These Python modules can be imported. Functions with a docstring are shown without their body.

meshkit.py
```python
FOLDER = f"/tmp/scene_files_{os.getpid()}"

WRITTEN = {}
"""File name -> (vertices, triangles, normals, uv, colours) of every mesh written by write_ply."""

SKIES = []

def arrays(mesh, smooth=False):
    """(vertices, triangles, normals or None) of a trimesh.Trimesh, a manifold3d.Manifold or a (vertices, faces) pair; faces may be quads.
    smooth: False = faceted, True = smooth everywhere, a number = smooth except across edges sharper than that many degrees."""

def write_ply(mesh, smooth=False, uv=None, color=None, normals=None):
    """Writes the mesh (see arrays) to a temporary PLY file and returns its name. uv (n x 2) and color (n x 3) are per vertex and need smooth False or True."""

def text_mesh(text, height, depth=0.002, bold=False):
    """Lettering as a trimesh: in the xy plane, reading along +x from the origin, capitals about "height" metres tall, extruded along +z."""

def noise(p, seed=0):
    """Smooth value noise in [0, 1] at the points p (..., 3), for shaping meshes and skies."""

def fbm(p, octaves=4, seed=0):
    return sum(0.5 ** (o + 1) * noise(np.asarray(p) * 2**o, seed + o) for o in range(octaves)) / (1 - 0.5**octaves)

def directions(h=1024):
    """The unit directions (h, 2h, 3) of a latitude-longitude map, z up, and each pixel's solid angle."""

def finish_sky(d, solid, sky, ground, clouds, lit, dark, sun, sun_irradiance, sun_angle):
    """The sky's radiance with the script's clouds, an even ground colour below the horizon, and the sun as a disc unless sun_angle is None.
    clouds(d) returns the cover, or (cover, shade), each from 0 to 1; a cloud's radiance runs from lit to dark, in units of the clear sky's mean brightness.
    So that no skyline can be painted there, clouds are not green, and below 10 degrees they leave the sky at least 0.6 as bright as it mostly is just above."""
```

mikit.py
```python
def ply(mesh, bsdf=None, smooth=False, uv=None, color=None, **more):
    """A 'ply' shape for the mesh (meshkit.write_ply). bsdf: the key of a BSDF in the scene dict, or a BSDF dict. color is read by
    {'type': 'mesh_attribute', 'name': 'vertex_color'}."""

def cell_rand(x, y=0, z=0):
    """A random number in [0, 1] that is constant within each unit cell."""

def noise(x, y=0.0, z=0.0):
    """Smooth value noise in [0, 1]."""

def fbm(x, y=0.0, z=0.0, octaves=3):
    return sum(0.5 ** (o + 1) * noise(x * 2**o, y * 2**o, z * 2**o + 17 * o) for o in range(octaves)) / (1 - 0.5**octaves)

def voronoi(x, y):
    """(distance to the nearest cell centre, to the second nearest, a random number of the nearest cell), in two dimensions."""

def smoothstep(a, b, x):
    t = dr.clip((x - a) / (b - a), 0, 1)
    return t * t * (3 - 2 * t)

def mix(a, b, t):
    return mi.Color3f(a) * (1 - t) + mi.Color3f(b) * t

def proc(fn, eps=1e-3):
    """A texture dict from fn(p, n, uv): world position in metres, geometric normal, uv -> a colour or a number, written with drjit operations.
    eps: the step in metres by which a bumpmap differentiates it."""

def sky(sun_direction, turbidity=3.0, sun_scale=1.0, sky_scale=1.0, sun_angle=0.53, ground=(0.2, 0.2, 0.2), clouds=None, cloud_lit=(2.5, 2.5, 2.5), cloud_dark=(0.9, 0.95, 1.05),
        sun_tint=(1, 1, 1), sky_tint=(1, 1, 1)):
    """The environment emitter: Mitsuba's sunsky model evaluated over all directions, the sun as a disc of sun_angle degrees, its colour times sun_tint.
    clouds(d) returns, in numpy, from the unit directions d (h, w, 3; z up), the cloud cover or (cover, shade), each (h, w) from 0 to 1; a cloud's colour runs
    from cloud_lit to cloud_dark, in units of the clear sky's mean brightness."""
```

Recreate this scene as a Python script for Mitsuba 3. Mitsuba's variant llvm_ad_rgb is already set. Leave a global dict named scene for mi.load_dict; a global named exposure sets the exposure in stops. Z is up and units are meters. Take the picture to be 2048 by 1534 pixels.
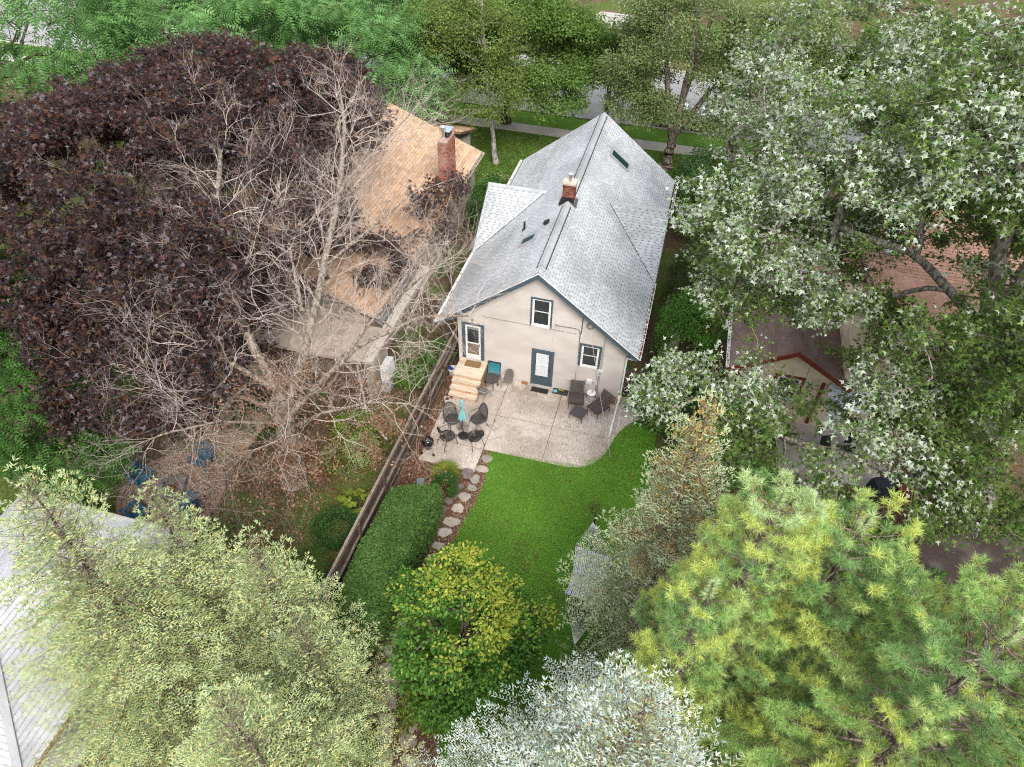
import math, random
import numpy as np, trimesh, shapely, drjit as dr
import shapely.geometry as sg
import mitsuba as mi, mikit, meshkit
from mikit import proc, noise, fbm, smoothstep, mix, voronoi, cell_rand

T = mi.ScalarTransform4f
scene, labels = {}, {}

# ---------------------------------------------------------------- camera, sky, exposure
scene['camera'] = {'type': 'perspective', 'fov': 71.456, 'fov_axis': 'x', 'near_clip': 0.1, 'far_clip': 600.0,
    'to_world': T().look_at(origin=[8.655, -24.217, 24.241], target=[8.484, -23.524, 23.540], up=[-0.194, 0.673, 0.713])}
scene['sky'] = mikit.sky([0.30, -0.62, 0.72], turbidity=3, sun_scale=0.5, sun_angle=26, sun_tint=(0.85, 1.0, 1.25), clouds=lambda d: 1.0,
    cloud_lit=(2.35, 2.5, 2.72))
exposure = 2.65

# ---------------------------------------------------------------- helpers
RNG = np.random.default_rng(7)
PI = math.pi
A = lambda *x: np.array(x, float)

def _bev():
    p = []
    for s in np.ndindex(2, 2, 2):
        s = np.array(s) * 2 - 1
        for k in range(3):
            q = s.astype(float); d = np.zeros(3); d[k] = -s[k]; p.append((s, d))
    h = np.array([a * 1.0 + 0.2 * b for a, b in p])
    return np.array([a for a, b in p], float), np.array([b for a, b in p], float), trimesh.convex.convex_hull(h)
_S, _D, _H = _bev()
# match the hull's vertex order to the template
_tree = np.array([np.argmin(((_H.vertices - (a + 0.2 * b)) ** 2).sum(1)) for a, b in zip(_S, _D)])
_inv = np.argsort(_tree)
_BS, _BD, _BF = _S[_inv], _D[_inv], np.array(_H.faces)
_CF = np.array([[0,1,3],[0,3,2],[4,6,7],[4,7,5],[0,4,5],[0,5,1],[2,3,7],[2,7,6],[0,2,6],[0,6,4],[1,5,7],[1,7,3]])
_CV = np.array([[x, y, z] for x in (-1, 1) for y in (-1, 1) for z in (-1, 1)], float)

def rotz(a):
    c, s = math.cos(a), math.sin(a); return np.array([[c, -s, 0], [s, c, 0], [0, 0, 1.0]])
def rotx(a):
    c, s = math.cos(a), math.sin(a); return np.array([[1.0, 0, 0], [0, c, -s], [0, s, c]])
def roty(a):
    c, s = math.cos(a), math.sin(a); return np.array([[c, 0, s], [0, 1.0, 0], [-s, 0, c]])
def unit(v):
    v = np.asarray(v, float); return v / (np.linalg.norm(v, axis=-1, keepdims=True) + 1e-12)

class M:
    """collects vertices, faces and colours of one mesh"""
    def __init__(s): s.v, s.f, s.c, s.n = [], [], [], 0
    def add(s, V, F, col=(0.5, 0.5, 0.5)):
        V = np.asarray(V, float); F = np.asarray(F, int)
        if F.shape[1] == 4: F = np.vstack([F[:, [0, 1, 2]], F[:, [0, 2, 3]]])
        c = np.asarray(col, float); c = np.broadcast_to(c, V.shape) if c.ndim == 1 else c
        s.v.append(V); s.f.append(F + s.n); s.c.append(c); s.n += len(V); return s
    def box(s, lo, hi, col=(0.5, 0.5, 0.5), bev=0.0, R=None):
        lo, hi = np.asarray(lo, float), np.asarray(hi, float); c, h = (lo + hi) / 2, (hi - lo) / 2
        if bev: V, F = _BS * h + _BD * min(bev, 0.45 * abs(h).min() * 2), _BF
        else: V, F = _CV * h, _CF
        if R is not None: V = V @ np.asarray(R).T
        return s.add(V + c, F, col)
    def bar(s, p, q, w, h, col=(0.5, 0.5, 0.5), up=(0, 0, 1), bev=0.0):
        """a straight board from p to q, w wide (sideways) and h high (along up)"""
        p, q = np.asarray(p, float), np.asarray(q, float); d = unit(q - p); side = unit(np.cross(d, up)); u = np.cross(side, d)
        L = np.linalg.norm(q - p); hh = A(L / 2, w / 2, h / 2)
        V, F = (_BS * hh + _BD * bev, _BF) if bev else (_CV * hh, _CF)
        return s.add(V @ np.array([d, side, u]) + (p + q) / 2, F, col)
    def tube(s, P, r, n=6, col=(0.5, 0.5, 0.5), cap=True):
        P = np.asarray(P, float); m = len(P); r = np.broadcast_to(np.asarray(r, float), (m,))
        t = unit(np.gradient(P, axis=0)); ref = A(0, 0, 1) if abs(t[0][2]) < 0.9 else A(1, 0, 0)
        a = unit(np.cross(t, ref)); b = np.cross(t, a); an = np.arange(n) * 2 * PI / n
        V = P[:, None] + r[:, None, None] * (np.cos(an)[None, :, None] * a[:, None] + np.sin(an)[None, :, None] * b[:, None])
        i, j = np.meshgrid(np.arange(m - 1), np.arange(n), indexing='ij')
        F = np.stack([i * n + j, i * n + (j + 1) % n, (i + 1) * n + (j + 1) % n, (i + 1) * n + j], -1).reshape(-1, 4)
        F = np.vstack([F[:, [0, 1, 2]], F[:, [0, 2, 3]]])
        V = V.reshape(-1, 3)
        if cap:
            V = np.vstack([V, P[:1], P[-1:]]); k = np.arange(n)
            F = np.vstack([F, np.stack([k * 0 + m * n, (k + 1) % n, k], 1), np.stack([k * 0 + m * n + 1, (m - 1) * n + k, (m - 1) * n + (k + 1) % n], 1)])
        return s.add(V, F, col)
    def lathe(s, prof, c=(0, 0, 0), n=20, col=(0.5, 0.5, 0.5)):
        prof = np.asarray(prof, float); m = len(prof); an = np.arange(n) * 2 * PI / n
        V = np.stack([prof[:, None, 0] * np.cos(an), prof[:, None, 0] * np.sin(an), np.repeat(prof[:, 1:2], n, 1)], -1).reshape(-1, 3) + np.asarray(c, float)
        i, j = np.meshgrid(np.arange(m - 1), np.arange(n), indexing='ij')
        F = np.stack([i * n + j, i * n + (j + 1) % n, (i + 1) * n + (j + 1) % n, (i + 1) * n + j], -1).reshape(-1, 4)
        return s.add(V, F, col)
    def prism(s, poly, z0, z1, col=(0.5, 0.5, 0.5), bottom=False):
        """a flat slab with the outline poly (shapely or points)"""
        p = poly if hasattr(poly, 'exterior') else sg.Polygon(poly)
        m = trimesh.creation.extrude_polygon(p, z1 - z0, engine='earcut'); m.apply_translation([0, 0, z0])
        return s.add(m.vertices, m.faces, col)
    def move(s, pos=(0, 0, 0), yaw=0.0, R=None, k=1.0):
        R = rotz(yaw) if R is None else np.asarray(R)
        s.v = [v * k @ R.T + np.asarray(pos, float) for v in s.v]; return s
    def get(s): return np.vstack(s.v), np.vstack(s.f), np.vstack(s.c)

used = {}
def nk(name):
    k = used.get(name, 0); used[name] = k + 1
    return name if k == 0 else f'{name}_{k:03d}'
def tag(key, label=None, cat=None, group=None, kind=None):
    d = {k: v for k, v in (('label', label), ('category', cat), ('group', group), ('kind', kind)) if v}
    if d: labels[key] = d
def put(key, m, mat='paint', smooth=False, label=None, cat=None, group=None, kind=None):
    key = nk(key)
    if isinstance(m, M):
        V, F, C = m.get()
        if smooth is not False and smooth is not True:
            mm = trimesh.graph.smooth_shade(trimesh.Trimesh(V, F, process=False, vertex_colors=np.clip(C * 255, 0, 255).astype(np.uint8)), angle=math.radians(smooth), facet_minarea=None)
            V, F = np.array(mm.vertices), np.array(mm.faces); C = np.broadcast_to(m.c[0][0], V.shape) if len(m.c) == 1 or np.ptp(np.vstack(m.c), axis=0).max() < 1e-6 else np.array(mm.visual.vertex_colors)[:, :3] / 255.0
            smooth = True
        scene[key] = mikit.ply((V, F), mat, smooth=smooth, uv=pack(C))
    else:
        scene[key] = mikit.ply(m, mat, smooth=smooth)
    tag(key, label, cat, group, kind); return key
def thing(name, label, cat, group=None):
    key = nk(name); tag(key, label, cat, group); return key
def jit(col, a=0.08, rng=RNG):
    """a colour a little lighter or darker"""
    return np.clip(np.asarray(col, float) * (1 + rng.uniform(-a, a)), 0, 1)

# ---------------------------------------------------------------- materials
# a mesh carries its pieces' colours in its uv: u = 200 r + g, v = 200 b (each piece one colour); the textures below read them
def pack(C):
    C = np.clip(np.asarray(C, float), 0.0, 1.0)
    return np.c_[np.floor(C[:, 0] * 400) + 0.05 + 0.9 * C[:, 1], np.floor(C[:, 2] * 400) + 0.5]
def col_of(uv):
    r, b = dr.floor(uv.x), dr.floor(uv.y)
    return mi.Color3f((r + 0.5) / 400, dr.clip((uv.x - r - 0.05) / 0.9, 0, 1), (b + 0.5) / 400)
VC = proc(lambda p, n, uv: col_of(uv))
def two(b): return {'type': 'twosided', 'bsdf': b}
def dif(fn): return two({'type': 'diffuse', 'reflectance': proc(fn)})
scene['paint'] = two({'type': 'principled', 'base_color': VC, 'roughness': 0.6, 'specular': 0.3})
scene['matt'] = two({'type': 'diffuse', 'reflectance': VC})
scene['gloss'] = two({'type': 'principled', 'base_color': VC, 'roughness': 0.12, 'specular': 0.6})
scene['glassy'] = two({'type': 'principled', 'base_color': VC, 'roughness': 0.15, 'specular': 0.3})
scene['metal'] = two({'type': 'principled', 'base_color': VC, 'roughness': 0.3, 'metallic': 0.9})
scene['rough'] = dif(lambda p, n, uv: mix(col_of(uv), [0.16, 0.14, 0.12], 0.45 * smoothstep(0.45, 0.8, fbm(p.x * 1.6, p.y * 1.6, p.z * 1.6, 3)) + 0.2 * smoothstep(0.5, 0.9, noise(p.x * 31, p.y * 31, p.z * 31))))
scene['shingle'] = dif(lambda p, n, uv: col_of(uv) * (1.12 - 0.32 * noise(p.x * 45, p.y * 45, p.z * 45) - 0.22 * smoothstep(0.4, 0.75, fbm(p.x * 0.6, p.y * 0.6, p.z * 0.6, 3))))
scene['timber'] = dif(lambda p, n, uv: mix(col_of(uv), [0.07, 0.055, 0.045], 0.6 * smoothstep(0.45, 0.8, fbm(p.x * 14, p.y * 14, p.z * 3, 2))))
scene['timber_pale'] = dif(lambda p, n, uv: col_of(uv) * (1.1 - 0.35 * smoothstep(0.4, 0.8, fbm(p.x * 4, p.y * 40, p.z * 40, 2))))
scene['bark'] = dif(lambda p, n, uv: col_of(uv) * (1.15 - 0.7 * smoothstep(0.4, 0.65, fbm(p.x * 16, p.y * 16, p.z * 4, 2))))
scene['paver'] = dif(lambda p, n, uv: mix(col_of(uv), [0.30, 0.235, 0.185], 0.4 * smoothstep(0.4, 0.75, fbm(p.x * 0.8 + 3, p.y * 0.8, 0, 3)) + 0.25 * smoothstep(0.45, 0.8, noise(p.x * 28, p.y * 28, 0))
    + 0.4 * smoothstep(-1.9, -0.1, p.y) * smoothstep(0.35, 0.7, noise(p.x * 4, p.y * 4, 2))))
scene['leaf'] = {'type': 'principledthin', 'base_color': VC, 'roughness': 0.5, 'diff_trans': 0.9, 'eta': 1.4}
scene['needle'] = two({'type': 'principled', 'base_color': VC, 'roughness': 0.55, 'specular': 0.3})
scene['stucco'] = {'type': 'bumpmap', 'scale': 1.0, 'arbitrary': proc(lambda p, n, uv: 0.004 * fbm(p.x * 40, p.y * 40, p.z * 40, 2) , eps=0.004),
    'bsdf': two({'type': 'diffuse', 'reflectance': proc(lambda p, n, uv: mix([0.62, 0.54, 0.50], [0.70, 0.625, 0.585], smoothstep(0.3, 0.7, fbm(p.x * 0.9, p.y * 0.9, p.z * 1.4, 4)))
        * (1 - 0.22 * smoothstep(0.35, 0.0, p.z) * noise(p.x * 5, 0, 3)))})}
scene['glass'] = two({'type': 'principled', 'base_color': {'type': 'rgb', 'value': [0.035, 0.04, 0.042]}, 'roughness': 0.04, 'specular': 0.55})
scene['earth'] = two({'type': 'diffuse', 'reflectance': proc(lambda p, n, uv: mix(mix([0.075, 0.052, 0.036], [0.17, 0.12, 0.075], fbm(p.x * 1.1, p.y * 1.1, 0, 4)),
    mix([0.075, 0.105, 0.028], [0.11, 0.13, 0.04], noise(p.x * 8, p.y * 8, 0)), smoothstep(0.45, 0.62, fbm(p.x * 0.45 + 9, p.y * 0.45, 4, 4)))
    * (0.6 + 0.8 * noise(p.x * 22, p.y * 22, 0)))})
scene['turf'] = two({'type': 'diffuse', 'reflectance': proc(lambda p, n, uv: mix([0.08, 0.16, 0.025], [0.13, 0.23, 0.045], fbm(p.x * 2, p.y * 2, 0, 4)) * (0.6 + 0.8 * noise(p.x * 30, p.y * 30, 0)))})
scene['mulch'] = two({'type': 'diffuse', 'reflectance': proc(lambda p, n, uv: mix([0.06, 0.03, 0.02], [0.2, 0.115, 0.07], noise(p.x * 38, p.y * 38, 0)) * (0.55 + 0.9 * fbm(p.x * 3, p.y * 3, 0, 3)))})
scene['asphalt'] = two({'type': 'diffuse', 'reflectance': proc(lambda p, n, uv: mix([0.24, 0.23, 0.235], [0.36, 0.345, 0.34], fbm(p.x * 0.7, p.y * 2.0, 0, 4)) * (0.85 + 0.3 * noise(p.x * 25, p.y * 25, 0)))})
scene['concrete'] = two({'type': 'diffuse', 'reflectance': proc(lambda p, n, uv: mix([0.36, 0.32, 0.285], [0.5, 0.45, 0.41], fbm(p.x * 1.4, p.y * 1.4, p.z, 4)) * (0.88 + 0.24 * noise(p.x * 30, p.y * 30, p.z * 30)))})
# ---------------------------------------------------------------- setting
def sheet(key, poly, z, mat, thick=0.02, **kw):
    p = poly if hasattr(poly, 'exterior') else sg.Polygon(poly)
    m = trimesh.creation.extrude_polygon(p, thick, engine='earcut'); m.apply_translation([0, 0, z - thick])
    return put(key, m, mat, kind='structure', **kw)
scene['ground'] = mikit.ply((np.array([[-160, -60, -0.06], [160, -60, -0.06], [160, 260, -0.06], [-160, 260, -0.06]]), np.array([[0, 1, 2], [0, 2, 3]])), 'earth')
tag('ground', kind='structure')
PATIO = sg.Polygon([(0.03, 0.0), (0.03, -5.97), (2.6, -5.97), (2.6, -4.64), (5.25, -4.62), (6.4, -4.6), (6.95, -4.46), (7.4, -4.15), (7.76, -3.64), (7.98, -3.0), (8.09, -2.49), (8.25, -2.0), (8.46, -1.63), (8.75, -1.2), (9.15, -0.85), (9.15, 0.35), (7.9, 0.35), (7.9, 0.0)])
PATH_R = [(2.95, -4.66), (3.1, -5.6), (3.18, -6.6), (3.12, -7.6), (2.95, -8.5), (2.82, -9.6), (2.72, -10.8), (2.75, -12.0), (2.95, -13.6), (3.6, -15.0), (4.5, -16.4), (5.2, -17.6)]
PATH_L = [(2.55, -5.97), (2.45, -7.0), (2.3, -8.0), (2.15, -9.0), (2.0, -10.4), (1.85, -12.0), (1.8, -13.4), (1.6, -14.6), (1.9, -15.6), (2.7, -17.0), (3.4, -18.6)]
sheet('lawn', PATH_R + [(9.9, -17.6), (9.9, -1.2), (8.9, -1.0), (8.4, -1.6), (7.8, -3.4), (6.9, -4.4), (5.2, -4.55)], -0.012, 'turf')
sheet('gravel_path', PATH_R[::-1] + [(2.6, -4.66)] + PATH_L, -0.02, 'mulch')
sheet('mulch_bed', [(-0.35, 0.2), (0.03, 0.2), (0.03, -5.97), (2.55, -5.97)] + PATH_L[1:9] + [(-0.35, -15.6)], -0.024, 'mulch')
sheet('side_yard', [(-12.5, -13.2), (-0.5, -13.2), (-0.5, 3.0), (-3.0, 3.0), (-3.0, -1.0), (-6.0, -3.8), (-12.5, -6)], -0.03, 'earth')
sheet('sidewalk', [(-60, 26.3), (60, 26.3), (60, 27.7), (-60, 27.7)], 0.0, 'concrete')
sheet('street', [(-90, 30.1), (90, 30.1), (90, 42.0), (-90, 42.0)], -0.05 + 0.01, 'asphalt')
for y0, y1 in ((29.95, 30.1), (42.0, 42.15)): sheet('kerb', [(-90, y0), (90, y0), (90, y1), (-90, y1)], 0.08, 'concrete', 0.15)
sheet('driveway', [(-24.5, 42.15), (-16, 42.15), (-16.6, 45.4), (-24.5, 45.4)], 0.012, 'concrete')
sheet('driveway', [(-3, 42.15), (6, 42.15), (5, 56), (-3, 56)], 0.012, 'concrete')
sheet('verge', [(-60, 27.72), (60, 27.72), (60, 29.94), (-60, 29.94)], -0.012, 'turf')
sheet('far_lawn', [(-60, 42.2), (60, 42.2), (60, 75), (-60, 75)], -0.02, 'earth')
sheet('front_lawn', [(-40, 16.5), (40, 16.5), (40, 26.28), (-40, 26.28)], -0.02, 'turf')
pth = thing('concrete_path', None, None); tag(pth, kind='structure')
for y0 in np.arange(-9.6, 0.5, 1.55): put(pth + '__slab', M().box((16.18, y0, -0.08), (17.12, y0 + 1.53, 0.0), jit([0.42, 0.37, 0.345]), 0.012), 'rough')
sheet('side_path', [(9.3, 0.9), (10.3, 0.9), (10.3, 9), (9.3, 9)], 0.0, 'concrete')
sheet('side_drive', [(11.2, -2.0), (12.3, -2.0), (12.3, 12), (11.2, 12)], -0.015, 'mulch')
sheet('neighbour_patio', [(15.2, -2.2), (19.6, -2.2), (19.6, 0.9), (15.2, 0.9)], 0.0, 'concrete')
sheet('shed_ground', [(17.2, -11), (24, -11), (24, -1), (19.6, -1), (19.6, -2.4), (17.2, -2.4)], -0.016, 'mulch')
sheet('neighbour_lawn', [(10.1, -12), (16.1, -12), (16.1, -2.3), (12.4, -2.3), (10.1, -1)], -0.02, 'earth')

# patio: slabs with stamped stones standing on them
sheet('patio', PATIO, -0.012, 'mulch', 0.1)
pav, XS, YS = [], [0.0, 2.59, 5.24, 9.2], [-6.0, -4.63, -2.47, 0.4]
rng = np.random.default_rng(3)
PIN = PATIO.buffer(-0.012)
for i in range(3):
    for j in range(3):
        x0, x1, y0, y1 = XS[i] + 0.008, XS[i + 1] - 0.008, YS[j] + 0.008, YS[j + 1] - 0.008
        y, r = y0, 0
        while y < y1 - 0.02:
            h = rng.choice([0.125, 0.135, 0.15]); yb = min(y + h, y1)
            if y1 - yb < 0.05: yb = y1
            x = x0 - rng.uniform(0, 0.2)
            while x < x1:
                w = rng.choice([0.13, 0.2, 0.26]); a, b = max(x, x0), min(x + w, x1)
                if b - a > 0.03:
                    q = sg.box(a + 0.004, y + 0.004, b - 0.004, yb - 0.004)
                    if not PIN.contains(q): q = q.intersection(PIN)
                    if q.area > 0.001 and q.geom_type == 'Polygon': pav.append(q)
                x += w
            y = yb
def stone_mesh(q, z, col, rise=0.012):
    """one stamped stone: the outline rises with a chamfer to a slightly smaller top"""
    P = np.array(q.exterior.coords)[:-1]
    if not q.exterior.is_ccw: P = P[::-1]
    c = P.mean(0); n = len(P); d = P - c; In = c + d * np.maximum(0.5, 1 - 0.006 / np.maximum(np.abs(d).max(0), 0.02))
    V = np.vstack([np.c_[P, np.full(n, z - rise)], np.c_[P, np.full(n, z - 0.004)], np.c_[In, np.full(n, z)]])
    k = np.arange(n); k1 = (k + 1) % n; F = []
    for a in (0, 1): F += [np.stack([a * n + k, a * n + k1, (a + 1) * n + k1], 1), np.stack([a * n + k, (a + 1) * n + k1, (a + 1) * n + k], 1)]
    F.append(np.stack([np.full(n - 2, 2 * n), 2 * n + np.arange(1, n - 1), 2 * n + np.arange(2, n)], 1))
    return V, np.vstack(F), col
pav.sort(key=lambda q: -q.area / ((q.centroid.x - 8.6) ** 2 + (q.centroid.y + 24) ** 2 + 580))
rest = M()
for k, q in enumerate(pav):
    col = jit([0.62, 0.535, 0.47], 0.10, rng)
    if rng.random() < 0.08: col = col * 0.82
    V, F, c = stone_mesh(q, 0.0 + rng.uniform(-0.001, 0.002), col)
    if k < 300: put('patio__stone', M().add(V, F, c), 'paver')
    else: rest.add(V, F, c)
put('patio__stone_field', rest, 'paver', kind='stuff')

# ---------------------------------------------------------------- shingles on a slope
def shingles(holder, P0, U, W, poly, expo=0.145, tabs=(0.15, 0.26), gap=(0.085, 0.14), col=(0.50, 0.505, 0.515), under=(0.25, 0.25, 0.26), thick=0.014, var=0.12, n_parts=60, mat='shingle', seed=1, shade_teeth=True, cg=0.0):
    """P0 + u*U + w*W spans the slope (w runs up it); poly is the outline in (u, w)."""
    rg = np.random.default_rng(seed); P0, U, W = A(*P0), unit(U), unit(W); N = np.cross(U, W); N = N if N[2] > 0 else -N
    sign = 1 if np.dot(np.cross(U, W), N) > 0 else -1
    u0, w0, u1, w1 = poly.bounds; out = []
    prep = shapely.prepared.prep(poly)
    w = w0
    base = M()
    while w < w1:
        tone = rg.uniform(-0.05, 0.05)
        u = u0 - rg.uniform(0, 0.3)
        while u < u1:
            tw = rg.uniform(*tabs); g = rg.uniform(*gap)
            for a, b, dark in ((u, u + tw, False), (u + tw, u + tw + g, None), (u + tw, u + tw + g, True)):
                if dark is not False and not shade_teeth: continue
                q = sg.box(a + 0.002, w + cg, b - 0.002, w + expo + (0.02 if cg == 0 else 0)) if dark is False else sg.box(a - 0.003, w + (0.05 if dark is None else 0), b + 0.003, w + (expo + .02 if dark is None else 0.052))  # the course gap bares dark deck, standing in for course shadow and dirt
                if prep.disjoint(q): continue
                if not prep.contains(q):
                    q = q.intersection(poly)
                    if q.area < 2e-4: continue
                    q = q.convex_hull
                    if q.geom_type != 'Polygon': continue
                P = np.array(q.exterior.coords)[:-1]
                if sign * (1 if q.exterior.is_ccw else -1) < 0: P = P[::-1]
                t = thick if dark is False else thick * 0.4
                top = t * (1 - 0.75 * np.clip((P[:, 1] - w) / expo, 0, 1)) + 0.004
                V = np.vstack([P0 + P[:, :1] * U + P[:, 1:] * W - N * 0.004, P0 + P[:, :1] * U + P[:, 1:] * W + top[:, None] * N])
                n = len(P); k = np.arange(n); k1 = (k + 1) % n
                F = np.vstack([np.stack([k, k1, n + k1], 1), np.stack([k, n + k1, n + k], 1), np.stack([np.full(n - 2, n), n + np.arange(1, n - 1), n + np.arange(2, n)], 1)])
                c = np.asarray(under if dark else col) * (1 + tone + rg.uniform(-var, var))  # the dark strips have the shadow under the tab edges painted in
                out.append((V, F, np.clip(c, 0, 1), dark is not False))
            u += tw + g
        w += expo
    cam = A(8.65, -24.2, 24.2)
    size = [0 if o[3] else len(o[0]) and np.linalg.norm(np.cross(o[0][1] - o[0][0], o[0][2] - o[0][0])) / ((o[0][0] - cam) ** 2).sum() for o in out]
    order = np.argsort(size)[::-1]
    restm = M()
    for r, i in enumerate(order):
        if r < n_parts: put(holder + '__shingle', M().add(*out[i][:3]), mat)
        else: restm.add(*out[i][:3])
    put(holder + '__shingle_field', restm, mat, kind='stuff')

def slab(m, P0, U, W, poly, t, col, off=0.0):
    """a flat slab of thickness t below the slope's plane"""
    P0, U, W = A(*P0), unit(U), unit(W); N = np.cross(U, W); N = N if N[2] > 0 else -N
    e = trimesh.creation.extrude_polygon(poly, t, engine='earcut'); v = e.vertices
    V = P0 + v[:, :1] * U + v[:, 1:2] * W + (v[:, 2:] - t + off) * N
    F = e.faces if np.dot(np.cross(U, W), N) > 0 else e.faces[:, ::-1]
    return m.add(V, F, col)

# ---------------------------------------------------------------- the grey-roofed house
BLUE, WHITE, DARK = A(0.072, 0.098, 0.122), A(0.78, 0.77, 0.75), A(0.03, 0.03, 0.032)
H = thing('house', 'pale stucco house with grey shingle roof and navy trim behind the patio', 'house')
XR, ZR, XL, XE, ZE = 3.785, 6.8, -0.86, 8.43, 3.215
SL = (ZR - ZE) / (XR - XL); CS = math.hypot(1, SL)
e = trimesh.creation.extrude_polygon(sg.Polygon([(0, -0.1), (7.9, -0.1), (7.9, ZR - SL * (7.9 - XR) - 0.12), (XR, ZR - 0.12), (0, ZR - SL * XR - 0.12)]), 15.6, engine='earcut')
V = np.c_[e.vertices[:, 0], e.vertices[:, 2], e.vertices[:, 1]]
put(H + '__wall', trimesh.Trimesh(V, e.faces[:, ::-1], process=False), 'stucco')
YD, HD = 8.45, 3.05                                               # the cross gables: ridge at y = YD, half width HD
ZD = ZE + SL * HD
for x0, x1, nm in ((-0.62, 0.05, 0), (7.85, 8.15, 1)):
    e = trimesh.creation.extrude_polygon(sg.Polygon([(YD - HD + 0.35, -0.1), (YD + HD - 0.35, -0.1), (YD + HD - 0.35, ZE + SL * 0.35 - 0.12), (YD, ZD - 0.12), (YD - HD + 0.35, ZE + SL * 0.35 - 0.12)]), x1 - x0, engine='earcut')
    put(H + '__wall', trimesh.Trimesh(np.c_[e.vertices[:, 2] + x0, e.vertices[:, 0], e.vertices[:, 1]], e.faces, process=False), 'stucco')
YF, YB = -0.36, 15.95
Lr = (XR - XL) * CS
xm = XR - (ZR - ZD) / SL                                           # where the cross gable's ridge meets the main slope
roof = M()
valleys = []
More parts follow.
